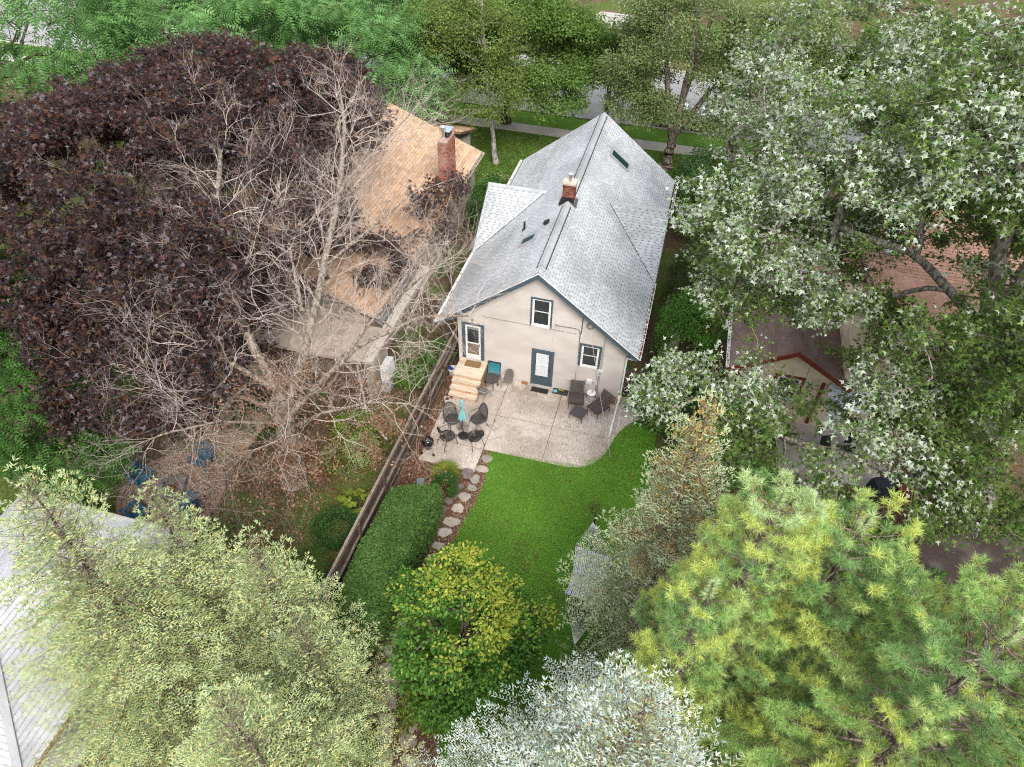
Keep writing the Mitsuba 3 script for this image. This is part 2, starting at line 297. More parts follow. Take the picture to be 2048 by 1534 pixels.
for sd in (-1, 1):
    U, W = (0, 1, 0), (-sd, 0, SL)
    P0 = (XR + sd * (XR - XL), 0, ZE)
    wm = Lr - (ZR - ZD) / SL * CS
    poly = sg.Polygon([(YF, 0), (YD - HD, 0), (YD, wm), (YD + HD, 0), (YB, 0), (YB, Lr), (YF, Lr)])
    slab(roof, P0, U, W, sg.Polygon([(YF, 0), (YB, 0), (YB, Lr), (YF, Lr)]), 0.14, (0.2, 0.2, 0.2))
    shingles(H + '__roof', P0, U, W, poly, seed=11 + sd, n_parts=100 if sd > 0 else 60)
    xe = XR + sd * (XR - XL + 0.09)                               # gable end of the cross gable
    for s2 in (-1, 1):
        L2 = HD * CS; P1 = (0, YD + s2 * HD, ZE); ln = abs(xe - XR) ; xi = abs(XR - xm)
        pol = sg.Polygon([(sd * ln, 0), (sd * ln, L2), (sd * xi, L2), (sd * (XR - XL), 0)])
        P1 = (XR, YD + s2 * HD, ZE)
        slab(roof, P1, (1, 0, 0), (0, -s2, SL), pol, 0.12, (0.2, 0.2, 0.2), 0.002)
        shingles(H + '__roof', P1, (1, 0, 0), (0, -s2, SL), pol, seed=21 + 3 * sd + s2, n_parts=70 if s2 < 0 else 0)
        a, b = A(XR + sd * (XR - XL), YD + s2 * HD, ZE + 0.015), A(XR + sd * xi, YD, ZD + 0.015)
        put(H + '__valley_flashing', M().bar(a + (b - a) * 0.02, b - (b - a) * 0.01, 0.055, 0.02, (0.035, 0.035, 0.04)), 'paint')
        p, q = A(xe + sd * 0.015, YD + s2 * (HD + 0.0), ZE - 0.07), A(xe + sd * 0.015, YD, ZD - 0.07)
        put(H + '__rake_board', M().bar(p, q, 0.03, 0.16, BLUE, bev=0.004), 'paint')
    m = M()
    for x in np.arange(xi, abs(xe - XR), 0.24):
        for s2 in (-1, 1):
            c = jit([0.45, 0.455, 0.465], 0.1); x2 = min(x + 0.28, abs(xe - XR) + 0.01)
            m.bar((XR + sd * x, YD + s2 * 0.075, ZD - 0.045 + 0.012), (XR + sd * x2, YD + s2 * 0.075, ZD - 0.045 + 0.020), 0.17, 0.014, c, up=(0, s2 * SL, 1))
    put(H + '__roof__dormer_ridge', m, 'shingle')
put(H + '__roof__deck', roof, 'paint')
# ridge vent with cap shingles and dark edges
for k, y in enumerate(np.arange(YF + 0.55, YB - 0.25, 0.30)):
    if 5.3 < y < 6.3: continue
    m = M(); c = jit([0.44, 0.445, 0.455], 0.08)
    for s2 in (-1, 1): m.bar((XR + s2 * 0.085, y, ZR - 0.066 + 0.055), (XR + s2 * 0.085, y + 0.31, ZR - 0.066 + 0.062), 0.205, 0.02, c, up=(s2 * SL, 0, 1))
    put(H + '__roof__ridge_cap', m, 'shingle')
for y0, y1 in ((YF + 0.5, 5.35), (6.35, YB - 0.2)):
    m = M()
    for s2 in (-1, 1): m.bar((XR + s2 * 0.19, y0, ZR - 0.147 + 0.03), (XR + s2 * 0.19, y1, ZR - 0.147 + 0.03), 0.04, 0.05, (0.03, 0.03, 0.035), up=(s2 * SL, 0, 1))
    put(H + '__roof__ridge_vent', m, 'paint')
# rake boards and drip edges of the back gable and the street gable
for yy, sy in ((YF, -1), (YB, 1)):
    for sd in (-1, 1):
        a, b = A(XR + sd * (XR - XL + 0.02), yy + sy * 0.02, ZE - 0.155), A(XR, yy + sy * 0.02, ZR - 0.14)
        put(H + '__rake_board', M().bar(a, b, 0.035, 0.20, BLUE, bev=0.004), 'paint')
        o = A(0, sy * 0.012, 0.125)
        put(H + '__drip_edge', M().bar(a + o, b + o, 0.05, 0.02, WHITE * 0.9), 'paint')
# soffits
for sd in (-1, 1):
    put(H + '__soffit', M().bar((XR + sd * (XR - XL), -0.17, ZE - 0.17), (XR, -0.17, ZR - 0.17), 0.36, 0.02, BLUE * 1.3), 'paint')
# gutters with dead leaves in them
def gutter(holder, p, q, side, col=WHITE, w=0.12, leaves=40, seed=0, name='gutter'):
    p, q = A(*p), A(*q); d = unit(q - p); o = unit(A(*side)); m = M(); L = np.linalg.norm(q - p)
    m.bar(p + o * w / 2 - A(0, 0, .05), q + o * w / 2 - A(0, 0, .05), w, 0.012, col)
    m.bar(p + o * 0.006, q + o * 0.006, 0.012, 0.09, col); m.bar(p + o * w, q + o * w, 0.016, 0.1, col)
    for e_ in (p, q): m.bar(e_, e_ + o * w, 0.012, 0.09, col)
    for t in np.arange(0.5, L, 0.62): m.bar(p + d * t + A(0, 0, .04), p + d * t + o * w + A(0, 0, .04), 0.025, 0.008, col)
    g = put(holder + '__' + name, m, 'paint')
    if leaves:
        rg = np.random.default_rng(seed); n = int(leaves * L); m = M()
        for k in range(n):
            c = p + d * rg.uniform(0.05, L - 0.05) + o * rg.uniform(0.02, w - 0.02) + A(0, 0, rg.uniform(-0.03, 0.015))
            R = rotz(rg.uniform(0, 6)) @ rotx(rg.uniform(-.6, .6)); s_ = rg.uniform(0.02, 0.045)
            m.add(A([-s_, -s_ * .6, 0], [s_, -s_ * .6, 0], [s_, s_ * .6, .005], [-s_, s_ * .6, 0]).reshape(4, 3) @ R.T + c, [[0, 1, 2, 3]], jit([0.16, 0.085, 0.045], 0.4, rg))
        put(g + '__dead_leaf_litter', m, 'matt', kind='stuff')
    return g
gutter(H, (XE + 0.02, YF - 0.02, ZE - 0.06), (XE + 0.02, YD - HD - 0.02, ZE - 0.06), (1, 0, 0), seed=1)
gutter(H, (XE + 0.10, YD + HD + 0.4, ZE - 0.10), (XE + 0.10, YB, ZE - 0.10), (1, 0, 0), seed=2)
gutter(H, (XL - 0.02, YF - 0.02, ZE - 0.06), (XL - 0.02, YD - HD - 0.02, ZE - 0.06), (-1, 0, 0), leaves=6, seed=3)
gutter(H, (XL - 0.12, YD + HD + 0.4, ZE - 0.10), (XL - 0.12, YB, ZE - 0.10), (-1, 0, 0), leaves=6, seed=4)
# downspout along the right corner, its extension lying across the patio
m = M(); m.bar((8.38, -0.30, 3.02), (7.99, -0.04, 2.8), 0.07, 0.07, WHITE, up=(0, 1, 0)); m.bar((7.96, -0.045, 2.82), (7.96, -0.045, 0.16), 0.075, 0.06, WHITE, up=(0, 1, 0), bev=0.006)
m.bar((7.96, -0.03, 0.17), (7.9, -0.35, 0.07), 0.075, 0.06, WHITE)
put(H + '__downspout', m, 'paint')
put(H + '__downspout', M().bar((7.9, -0.33, 0.06), (7.86, -2.33, 0.045), 0.085, 0.075, WHITE, bev=0.008), 'paint', label='white downspout extension lying flat on the patio')
# chimney
def chimney(holder, x0, x1, y0, y1, z0, z1, col, mortar, bl=0.2, bh=0.065, jt=0.012, seed=0, cap=(0.62, 0.52, 0.42), n_parts=150, name='chimney', corbel=0):
    rg = np.random.default_rng(seed); c = put(holder + '__' + name, M().box((x0, y0, z0), (x1, y1, z1), mortar), 'rough')
    bricks = []
    r, z = 0, z0
    while z + bh <= z1 + 1e-6:
        out = 0.012 + (0.03 if corbel and z > z1 - corbel else 0)
        for face in range(4):
            a0, a1 = (x0, x1) if face % 2 == 0 else (y0, y1)
            s_ = a0 - (bl / 2 if r % 2 else 0) - (0.05 if face > 1 else 0)
            while s_ < a1:
                a, b = max(s_, a0 - out + 0.001), min(s_ + bl - jt, a1 + out - 0.001)
                if b - a > 0.025:
                    zz0, zz1 = z + jt / 2, z + bh - jt / 2; o = out + rg.uniform(-0.003, 0.004)
                    if face == 0: lo, hi = (a, y0 - o, zz0), (b, y0 + 0.02, zz1)
                    elif face == 2: lo, hi = (a, y1 - 0.02, zz0), (b, y1 + o, zz1)
                    elif face == 1: lo, hi = (x1 - 0.02, a, zz0), (x1 + o, b, zz1)
                    else: lo, hi = (x0 - o, a, zz0), (x0 + 0.02, b, zz1)
                    bricks.append((face, lo, hi))
                s_ += bl
        z += bh; r += 1
    rest_ = M(); k = 0
    for face, lo, hi in bricks:
        bc = np.clip(np.asarray(col) * rg.uniform(0.6, 1.3) * A(1, rg.uniform(.85, 1.1), 1), 0, 1)
        if face in (0, 1) and k < n_parts: put(c + '__brick', M().box(lo, hi, bc), 'matt'); k += 1
        else: rest_.box(lo, hi, bc)
    put(c + '__brickwork', rest_, 'matt', kind='stuff')
    put(c + '__crown', M().box((x0 - 0.02 - corbel * .2, y0 - 0.02 - corbel * .2, z1), (x1 + 0.02 + corbel * .2, y1 + 0.02 + corbel * .2, z1 + 0.07), cap, 0.02), 'rough')
    return c
c = chimney(H, 3.47, 4.0, 5.8, 6.33, 6.3, 7.56, (0.22, 0.07, 0.042), (0.55, 0.46, 0.4), bl=0.21, bh=0.078, jt=0.016, seed=5, corbel=0.16, n_parts=90)
put(c + '__flue', M().lathe([(0.07, 7.6), (0.07, 7.93), (0.0, 7.93)], (3.74, 6.06, 0), 16, (0.6, 0.6, 0.6)), 'metal', 35)
put(c + '__flue_cap', M().lathe([(0.0, 7.98), (0.13, 7.97), (0.13, 8.03), (0.05, 8.07), (0, 8.08)], (3.74, 6.06, 0), 18, (0.75, 0.75, 0.75)), 'metal', 35)
m = M()
for s2, xe_ in ((-1, 3.44), (1, 4.03)):
    m.bar((XR, 5.72, 6.86), (XR + s2 * 0.42, 5.72, 6.86 - SL * 0.42), 0.17, 0.02, (0.02, 0.02, 0.022), up=(s2 * SL, 0, 1))
    m.bar((xe_ + s2 * 0.06, 5.65, 6.60), (xe_ + s2 * 0.06, 6.4, 6.60), 0.16, 0.02, (0.03, 0.03, 0.033), up=(s2 * SL, 0, 1))
m.box((3.44, 5.765, 6.4), (4.03, 5.80, 6.93), (0.02, 0.02, 0.022))
put(c + '__flashing', m, 'gloss')
# skylights and vents
def on_slope(sd, y, w): return A(XR + sd * (XR - XL) - sd * w / CS, y, ZE + w / CS * SL)
def skylight(holder, c, yaxis, uaxis, half_y, half_u, frame=(0.30, 0.295, 0.32), glass=(0.012, 0.04, 0.03), depth=0.09):
    c, ya, ua = A(*c), unit(yaxis), unit(uaxis); N = np.cross(ya, ua); N = N if N[2] > 0 else -N
    s_ = put(holder + '__skylight', M().add((_CV * (half_y, half_u, 0.02)) @ np.array([ya, ua, N]) + c + N * 0.03, _CF, (0.1, 0.1, 0.1)), 'paint'); m = M()
    for sg_ in (-1, 1):
        m.bar(c + ya * sg_ * half_y - ua * (half_u + .03) + N * .05, c + ya * sg_ * half_y + ua * (half_u + .03) + N * .05, 0.12, depth, frame, up=N, bev=0.006)
        m.bar(c + ua * sg_ * half_u - ya * (half_y - .035) + N * .05, c + ua * sg_ * half_u + ya * (half_y - .035) + N * .05, 0.12, depth - 0.004, frame, up=N, bev=0.006)
    put(s_ + '__frame', m, 'paint')
    put(s_ + '__pane', M().add((_CV * (half_y - .03, half_u - .03, 0.008)) @ np.array([ya, ua, N]) + c + N * 0.07, _CF, glass), 'glassy')
skylight(H, (2.45, 3.45, ZR - SL * (XR - 2.45)), (0, 1, 0), (1, 0, SL), 0.30, 0.42)
skylight(H, (5.28, 12.75, ZR - SL * (5.28 - XR)), (0, 1, 0), (-1, 0, SL), 0.36, 0.66)
put(H + '__roof__vent_pipe', M().lathe([(0.13, -0.08), (0.08, 0.03), (0.055, 0.05), (0.055, 0.42), (0.035, 0.42), (0.035, 0.3)], (1.86, 4.98, 5.33), 14, (0.02, 0.02, 0.02)), 'paint', 35)
put(H + '__roof__box_vent', M().box((-0.12, -0.13, 0.0), (0.12, 0.13, 0.14), (0.022, 0.022, 0.022), 0.02).move((3.1, 4.35, 6.27), R=roty(-math.atan(SL))), 'paint')
# ---------------------------------------------------------------- back wall: windows, doors, wires
def sash_window(holder, x0, x1, z0, z1, trim, tw, y=0.0, sill=True, name='window'):
    w = thing_part(holder, name); R = M()
    R.bar((x0, y - .02, z1 - tw / 2), (x1, y - .02, z1 - tw / 2), 0.045, tw, trim, bev=.004)
    R.bar((x0 + tw / 2, y - .018, z0), (x0 + tw / 2, y - .018, z1 - tw), tw, 0.04, trim, up=(0, 1, 0), bev=.004); R.bar((x1 - tw / 2, y - .018, z0), (x1 - tw / 2, y - .018, z1 - tw), tw, 0.04, trim, up=(0, 1, 0), bev=.004)
    put(w + '__trim', R, 'paint')
    a, b, c, d = x0 + tw, x1 - tw, z0, z1 - tw; fw = 0.055; F = M()
    F.bar((a + fw / 2, y - .012, c), (a + fw / 2, y - .012, d), fw, .026, WHITE, up=(0, 1, 0)); F.bar((b - fw / 2, y - .012, c), (b - fw / 2, y - .012, d), fw, .026, WHITE, up=(0, 1, 0))
    F.bar((a + fw, y - .012, d - fw / 2), (b - fw, y - .012, d - fw / 2), .026, fw, WHITE)
    put(w + '__frame', F, 'paint'); mid = c + (d - c) * 0.52 + .04
    for z_0, z_1, off in ((c + .09, mid, 0.0), (mid, d - fw, -0.006)):
        S_ = M(); r = .04
        S_.bar((a + fw, y - .008 + off, z_0 + r / 2), (b - fw, y - .008 + off, z_0 + r / 2), .022, r, WHITE)
        S_.bar((a + fw + r / 2, y - .007 + off, z_0 + r), (a + fw + r / 2, y - .007 + off, z_1), r, .02, WHITE, up=(0, 1, 0)); S_.bar((b - fw - r / 2, y - .007 + off, z_0 + r), (b - fw - r / 2, y - .007 + off, z_1), r, .02, WHITE, up=(0, 1, 0))
        s_ = put(w + '__sash', S_, 'paint')
        put(s_ + '__pane', M().box((a + fw + r, y - .006 + off, z_0 + r), (b - fw - r, y + .012, z_1), (.03, .035, .035)), 'glass')
    put(w + '__sill', M().box((a, y - .07, c - .02), (b, y - .005, c + .085), WHITE, .008), 'paint')
    return w
def thing_part(holder, name):
    return nk(holder + '__' + name)
# sub-parts sit one level down: thing > window > sash; the pane is joined to the sash's level
_old = put
def put(key, *a, **k):
    p = key.split('__')
    if len(p) > 3: key = '__'.join(p[:2] + [p[3]])
    return _old(key, *a, **k)
sash_window(H, 3.44, 4.43, 3.69, 5.26, BLUE, 0.075)
sash_window(H, 5.79, 6.80, 1.80, 3.16, BLUE, 0.10)
# blue back door
D = thing_part(H, 'back_door'); m = M(); X0, X1, Z1 = 3.60, 4.66, 2.31
m.bar((X0, -.02, Z1 - .07), (X1, -.02, Z1 - .07), .05, .14, BLUE * 1.1, bev=.004)
for x in (X0 + .05, X1 - .05): m.bar((x, -.018, 0.03), (x, -.018, Z1 - .14), .10, .045, BLUE * 1.1, up=(0, 1, 0), bev=.004)
put(D + '__frame', m, 'paint')
put(D + '__slab', M().box((X0 + .1, -.022, .06), (X1 - .1, .01, Z1 - .14), BLUE * 0.95, .006), 'paint')
put(D + '__panel', M().box((X0 + .24, -.03, .20), (X1 - .24, -.02, .52), BLUE, .012), 'paint')
m = M()
for x in (3.84, 4.40): m.bar((x, -.03, .68), (x, -.03, 2.07), .03, .03, WHITE, up=(0, 1, 0))
for z in (.695, 2.055): m.bar((3.855, -.03, z), (4.385, -.03, z), .03, .03, WHITE)
m.bar((3.855, -.029, 1.38), (4.385, -.029, 1.38), .028, .03, WHITE)
put(D + '__window_frame', m, 'paint')
m = M()
for z in np.arange(.72, 2.04, .038): m.box((3.86, -.030, z), (4.38, -.024, z + .034), jit((.80, .82, .84), .05), R=rotx(.25))
put(D + '__blind', m, 'paint', label='white slatted blind behind the door glass')
put(D + '__handle', M().box((4.465, -.06, 1.05), (4.505, -.025, 1.22), (.02, .02, .02), .008).lathe([(0, 0), (.03, 0), (.03, .05), (0, .06)], (4.485, -.05, 1.14), 12, (.02, .02, .02)), 'gloss')
put(D + '__threshold', M().box((X0 - .02, -.18, 0.0), (X1 + .02, -.01, .055), (.5, .45, .4), .008), 'rough')
# white storm door above the steps
D = thing_part(H, 'storm_door'); m = M(); X0, X1, Z0, Z1 = 0.2, 1.28, 0.92, 3.12
m.bar((X0, -.02, Z1 - .05), (X1, -.02, Z1 - .05), .05, .10, BLUE, bev=.004)
for x in (X0 + .085, X1 - .085): m.bar((x, -.018, Z0), (x, -.018, Z1 - .1), .17, .045, BLUE, up=(0, 1, 0), bev=.004)
put(D + '__frame', m, 'paint'); m = M(); a, b = X0 + .17, X1 - .17
for x in (a + .045, b - .045): m.bar((x, -.024, Z0), (x, -.024, Z1 - .1), .09, .035, WHITE, up=(0, 1, 0))
for z, h in ((Z0 + .15, .30), (1.93, .07), (Z1 - .15, .10)): m.bar((a + .09, -.024, z), (b - .09, -.024, z), .034, h, WHITE)
put(D + '__slab', m, 'paint')
put(D + '__pane', M().box((a + .09, -.02, Z0 + .30), (b - .09, .01, 1.895), (.16, .12, .085)), 'gloss')
put(D + '__pane', M().box((a + .09, -.02, 1.965), (b - .09, .01, Z1 - .2), (.05, .055, .055)), 'glass')
put(D + '__roller_shade', M().box((a + .1, -.03, Z1 - .36), (b - .1, -.021, Z1 - .2), (.22, .29, .24)), 'paint')
put(D + '__handle', M().box((b - .06, -.06, 1.72), (b - .03, -.04, 1.95), (.5, .34, .12), .006), 'metal')
# lamp, wires, pipes, boxes on the wall
m = M()
for s_ in (-1, 1):
    m.lathe([(0.0, .0), (.05, .02), (.075, .10), (.07, .105), (.04, .03)], (0.74 + s_ * .11, -.12, 3.24), 12, (.75, .72, .66))
m.lathe([(0, 0), (.06, 0), (.05, .05), (0, .06)], (0.74, -.04, 3.35), 12, (.3, .25, .2)); m.tube([(0.63, -.1, 3.33), (.74, -.05, 3.38), (.85, -.1, 3.33)], .012, 6, (.3, .25, .2))
put(H + '__floodlight', m, 'paint', 35)
def wire(name, P, r, col, n=5, label=None): put(H + '__' + name, M().tube(P, r, n, col), 'paint', True, label=label)
wire('clothes_line', [(1.26, -.06, 3.69), (3.4, -.03, 3.66), (5.6, -.05, 3.66)], .008, (.2, .18, .16))
put(H + '__line_hook', M().tube([(1.26, 0, 3.72), (1.26, -.07, 3.75), (1.26, -.07, 3.66)], .012, 6, (.14, .12, .1)), 'paint')
wire('cable', [(4.65, -.05, 3.98), (4.72, -.03, 3.93), (5.45, -.03, 3.95), (5.62, -.03, 3.93), (5.72, -.03, 3.83), (5.75, -.03, 3.6), (5.76, -.03, 1.6), (5.75, -.03, .95), (5.66, -.03, .78), (5.5, -.03, .72)], .016, (.13, .12, .11))
wire('cable', [(5.755, -.04, 3.68), (5.80, -.04, 3.8), (5.80, -.04, 4.6), (5.80, -.05, 4.68)], .02, (.10, .09, .085))
put(H + '__cable_bracket', M().tube([(4.6, -.02, 4.0), (4.64, -.09, 4.08), (4.7, -.09, 4.02), (4.66, -.04, 3.9), (4.6, -.05, 3.96)], .014, 6, (.3, .27, .24)), 'paint')
wire('cable', [(4.63, -.015, 3.9), (4.55, -.015, 3.2), (4.5, -.015, 2.5), (4.42, -.015, 2.34)], .006, (.45, .38, .34))
put(H + '__conduit', M().tube([(6.88, -.04, 3.95), (6.88, -.04, 1.8)], .028, 10, (.42, .41, .40)), 'paint', True)
put(H + '__electric_meter', M().box((6.74, -.15, 1.5), (6.99, -.005, 1.82), (.66, .66, .64), .015).box((6.80, -.17, 1.60), (6.93, -.15, 1.73), (.35, .36, .36), .01), 'paint')
put(H + '__conduit', M().tube([(6.86, -.05, 1.5), (6.86, -.05, .1)], .03, 10, (.36, .35, .34)).tube([(6.78, -.05, 1.5), (6.76, -.05, .5), (6.78, -.06, .05)], .015, 8, (.2, .2, .2)), 'paint', True)
put(H + '__junction_box', M().box((6.28, -.12, .84), (6.56, -.005, 1.06), (.74, .73, .71), .012), 'paint')
put(H + '__junction_box', M().box((6.62, -.1, .84), (6.80, -.005, 1.06), (.58, .55, .51), .012), 'paint')
put(H + '__dryer_vent', M().box((5.36, -.1, .74), (5.55, -.005, .84), (.5, .43, .38), .015), 'paint')
m = M()
for k in range(4):
    a = np.linspace(0, 2 * PI, 16); m.tube(np.c_[6.18 + (.10 + .03 * k) * np.cos(a), -.1 - .02 * np.sin(a * 2), 4.26 + .16 * np.sin(a) + .02 * k], .008, 4, (.12, .11, .1))
put(H + '__cable_coil', m, 'paint')
# overhead service cable from the gable down to a stake in the lawn
t = np.linspace(0, 1, 30)[:, None]; P = A(6.18, -.18, 4.2) * (1 - t) + A(8.13, -3.6, 0.0) * t; P[:, 2] -= 0.35 * (t * (1 - t))[:, 0]
put('guy_cable', M().tube(P, .011, 5, (.5, .48, .5)), 'paint', True, label='thin grey cable running from the back gable down to the lawn edge', cat='cable')

# ---------------------------------------------------------------- wooden steps, mats
S_ = thing('wooden_steps', 'pale new timber steps with a landing below the white storm door', 'steps')
for k, (zt, y0, y1) in enumerate(((0.80, -1.17, -0.02), (.60, -1.45, -1.14), (.40, -1.73, -1.42), (.20, -2.01, -1.70))):
    n = 8 if k == 0 else 2; w = (y1 - y0) / n
    for i in range(n):
        c = jit([.66, .53, .41], .12) if not (k == 0 and i > 5) else jit([.66, .48, .33], .1)
        put(S_ + '__board', M().box((.06, y0 + i * w + .003, zt - .035), (1.45, y0 + (i + 1) * w - .004, zt + RNG.uniform(-.0015, .0015)), c, .005), 'timber_pale')
    if k: put(S_ + '__riser', M().box((.08, y1 - .02, zt - .0), (1.43, y1, zt + .162), jit([.56, .4, .27], .1)), 'timber_pale')
put(S_ + '__riser', M().box((.08, -1.98, .0), (1.43, -1.96, .162), jit([.56, .4, .27], .1)), 'timber_pale')
for x in (.075, 1.405):
    q = sg.Polygon([(-2.0, 0), (-.03, 0), (-.03, .76), (-1.15, .76), (-1.15, .56), (-1.43, .56), (-1.43, .36), (-1.71, .36), (-1.71, .16), (-2.0, .16)])
    e = trimesh.creation.extrude_polygon(q, .035, engine='earcut'); v = e.vertices
    put(S_ + '__stringer', M().add(np.c_[v[:, 2] + x - (0.0 if x < 1 else 0), v[:, 0], v[:, 1]], e.faces, (.36, .25, .16)), 'timber_pale')
put('doormat', M().box((.40, -.50, .803), (1.17, -.06, .82), (.24, .15, .075), .008), 'rough', label='brown coir doormat on the timber landing', cat='doormat')
m = M().box((3.72, -.50, .0), (4.56, -.02, .012), (.045, .04, .036), .005)
for i in range(14):
    for j in range(8):
        m.box((3.75 + i * .057, -.48 + j * .056 + (.02 if i % 2 else 0), .011), (3.79 + i * .057, -.445 + j * .056 + (.02 if i % 2 else 0), .02), jit((.05, .04, .035), .4))
put('doormat', m, 'matt', label='dark rubber doormat on the patio at the blue door', cat='doormat')

# ---------------------------------------------------------------- patio furniture
BLK, WICK, SILV = A(.028, .026, .026), A(.085, .068, .06), A(.7, .7, .7)
t_ = thing('round_table', 'small round dark slatted table beside the timber steps', 'table')
m = M()
for k in range(11):
    y = -.31 + k * .062; h = math.sqrt(max(.345 ** 2 - y * y, .003)); m.box((-h, y - .027, 0), (h, y + .027, .02), jit((.075, .068, .066), .15), .003)
put(t_ + '__tabletop', m.move((1.84, -.67, .48)), 'paint')
put(t_ + '__rim', M().lathe([(.335, 0), (.36, 0), (.36, .026), (.335, .026), (.335, 0)], (1.84, -.67, .475), 28, (.06, .055, .055)), 'paint', 35)
for a in (.5, 2.07, 3.64, 5.21): put(t_ + '__leg', M().tube([(1.84 + .24 * math.cos(a), -.67 + .24 * math.sin(a), .47), (1.84 + .33 * math.cos(a), -.67 + .33 * math.sin(a), .0)], .018, 8, (.03, .03, .03)), 'paint')
# teal sling chair, upright against the wall behind the table
t_ = thing('sling_chair', 'black framed chair with teal sling back against the house wall', 'chair')
for x in (1.50, 2.12): put(t_ + '__frame', M().tube([(x, -.62, .0), (x, -.55, .42), (x, -.22, .42), (x, -.10, 1.04)], .022, 8, (.025, .025, .03)), 'paint', 45)
for x in (1.50, 2.12): put(t_ + '__leg', M().tube([(x, -.12, .0), (x, -.24, .42)], .02, 8, (.025, .025, .03)), 'paint')
m = M().bar((1.5, -.10, 1.04), (2.12, -.10, 1.04), .04, .04, (.025, .025, .03)); put(t_ + '__top_rail', m, 'paint')
m = M(); TEAL = A(.035, .21, .25)
for s_ in range(10):
    z0, z1 = .50 + s_ * .05, .55 + s_ * .05; y = lambda z: -.215 + (z - .42) * .18 + .05 * math.sin((z - .5) / .5 * PI) * 1
    V = [(1.53, y(z0), z0), (2.09, y(z0), z0), (2.09, y(z1), z1), (1.53, y(z1), z1)]; m.add(V, [[0, 1, 2, 3]], TEAL)
put(t_ + '__back_sling', m, 'paint', True); put(t_ + '__seat_sling', M().box((1.53, -.56, .415), (2.09, -.2, .43), TEAL), 'paint')
def bistro(pos, yaw, label):
    t_ = thing('bistro_chair', label, 'chair', 'aluminium bistro chairs by the round table')
    def P_(key, m, *a): put(t_ + key, m.move(pos, yaw), *a)
    a = np.linspace(-.15, PI + .15, 18)
    arms = np.c_[.27 * np.cos(a), .06 + .30 * np.sin(a), .64 + .10 * np.sin(a) ** 2]
    P_('__arm', M().tube(np.vstack([[(.26, -.27, 0), (.27, -.25, .35)], arms, [(-.27, -.25, .35), (-.26, -.27, 0)]]), .017, 8, SILV), 'metal', True)
    for s_ in (-1, 1): P_('__leg', M().tube([(s_ * .2, .1, .43), (s_ * .24, .28, 0)], .014, 8, SILV), 'metal', True)
    P_('__leg', M().tube([(-.2, -.18, .43), (.2, -.18, .43)], .012, 6, SILV), 'metal')
    m = M(); n = 10
    for i in range(n):
        y = -.22 + i * .043; m.box((-.2, y, .435), (.2, y + .039, .447), jit((.17, .145, .125), .12))
    P_('__seat', m, 'paint'); m = M()
    for i in range(11):
        z = .47 + i * .036; h = .19 * (1 if i < 7 else math.cos((i - 6) / 5 * 1.3)); m.box((-h, .19 + i * .011, z), (h, .205 + i * .011, z + .032), jit((.17, .145, .125), .12))
    P_('__backrest', m, 'paint')
    P_('__back_frame', M().tube([(-.19, .19, .45), (-.2, .25, .7), (-.12, .30, .86), (0, .31, .90), (.12, .30, .86), (.2, .25, .7), (.19, .19, .45)], .013, 6, SILV), 'metal', True)
bistro((2.62, -.48, 0), .05, 'aluminium bistro chair with brown weave facing out from the wall')
bistro((1.72, -1.55, 0), 2.6, 'aluminium bistro chair with its silver back towards the lawn')

# wire dining set with closed parasol
CX, CY = 1.50, -4.12
t_ = thing('dining_table', 'small round black mesh table under the closed parasol', 'table'); m = M()
for r in np.linspace(.05, .27, 6): m.lathe([(r, .0), (r + .008, .008), (r, .012)], (CX, CY, .62), 28, BLK)
for a in np.linspace(0, 2 * PI, 29)[:-1]: m.bar((CX + .05 * math.cos(a), CY + .05 * math.sin(a), .625), (CX + .28 * math.cos(a), CY + .28 * math.sin(a), .625), .008, .006, BLK)
put(t_ + '__tabletop', m, 'paint')
for a in (.4, 1.97, 3.54, 5.11): put(t_ + '__leg', M().tube([(CX + .23 * math.cos(a), CY + .23 * math.sin(a), .62), (CX + .15 * math.cos(a), CY + .15 * math.sin(a), .35), (CX + .27 * math.cos(a), CY + .27 * math.sin(a), .0)], .011, 6, BLK), 'paint', True)
PB_ = (M().lathe([(0, 0), (.23, 0), (.235, .03), (.18, .07), (.05, .09), (.035, .30), (0, .30)], (CX, CY, 0), 24, BLK))
t_ = thing('parasol', 'closed light turquoise parasol standing through the mesh table', 'parasol')
put(t_ + '__base', PB_, 'paint', 35)
put(t_ + '__pole', M().tube([(CX, CY, .1), (CX - .06, CY + .1, 2.3)], .02, 10, (.03, .025, .025)), 'paint')
m = M(); TQ = A(.23, .52, .53); n = 32; rows = []
for z, r, f in ((1.12, .155, .35), (1.2, .15, .33), (1.35, .12, .30), (1.5, .085, .25), (1.62, .07, .2), (1.66, .062, .15), (1.8, .078, .25), (2.0, .072, .25), (2.1, .06, .2), (2.15, .075, .2), (2.24, .04, .1), (2.27, .01, 0)):
    a = np.arange(n) * 2 * PI / n; rr = r * (1 + f * np.cos(8 * a + z) + .1 * np.cos(3 * a)); k = (z - .1) / 2.2
    rows.append(np.c_[CX - .06 * k + rr * np.cos(a), CY + .1 * k + rr * np.sin(a), np.full(n, z)])
V = np.vstack(rows); i, j = np.meshgrid(np.arange(len(rows) - 1), np.arange(n), indexing='ij')
m.add(V, np.stack([i * n + j, i * n + (j + 1) % n, (i + 1) * n + (j + 1) % n, (i + 1) * n + j], -1).reshape(-1, 4), TQ)
put(t_ + '__canopy', m, 'matt', True)
put(t_ + '__finial', M().lathe([(0, 2.27), (.022, 2.27), (.026, 2.32), (.01, 2.36), (0, 2.36)], (CX - .06, CY + .1, 0), 12, (.02, .04, .12)), 'gloss', 35)
put(t_ + '__tie', M().lathe([(.07, 1.63), (.075, 1.645), (.07, 1.66)], (CX - .045, CY + .07, 0), 16, TQ * .7), 'paint')
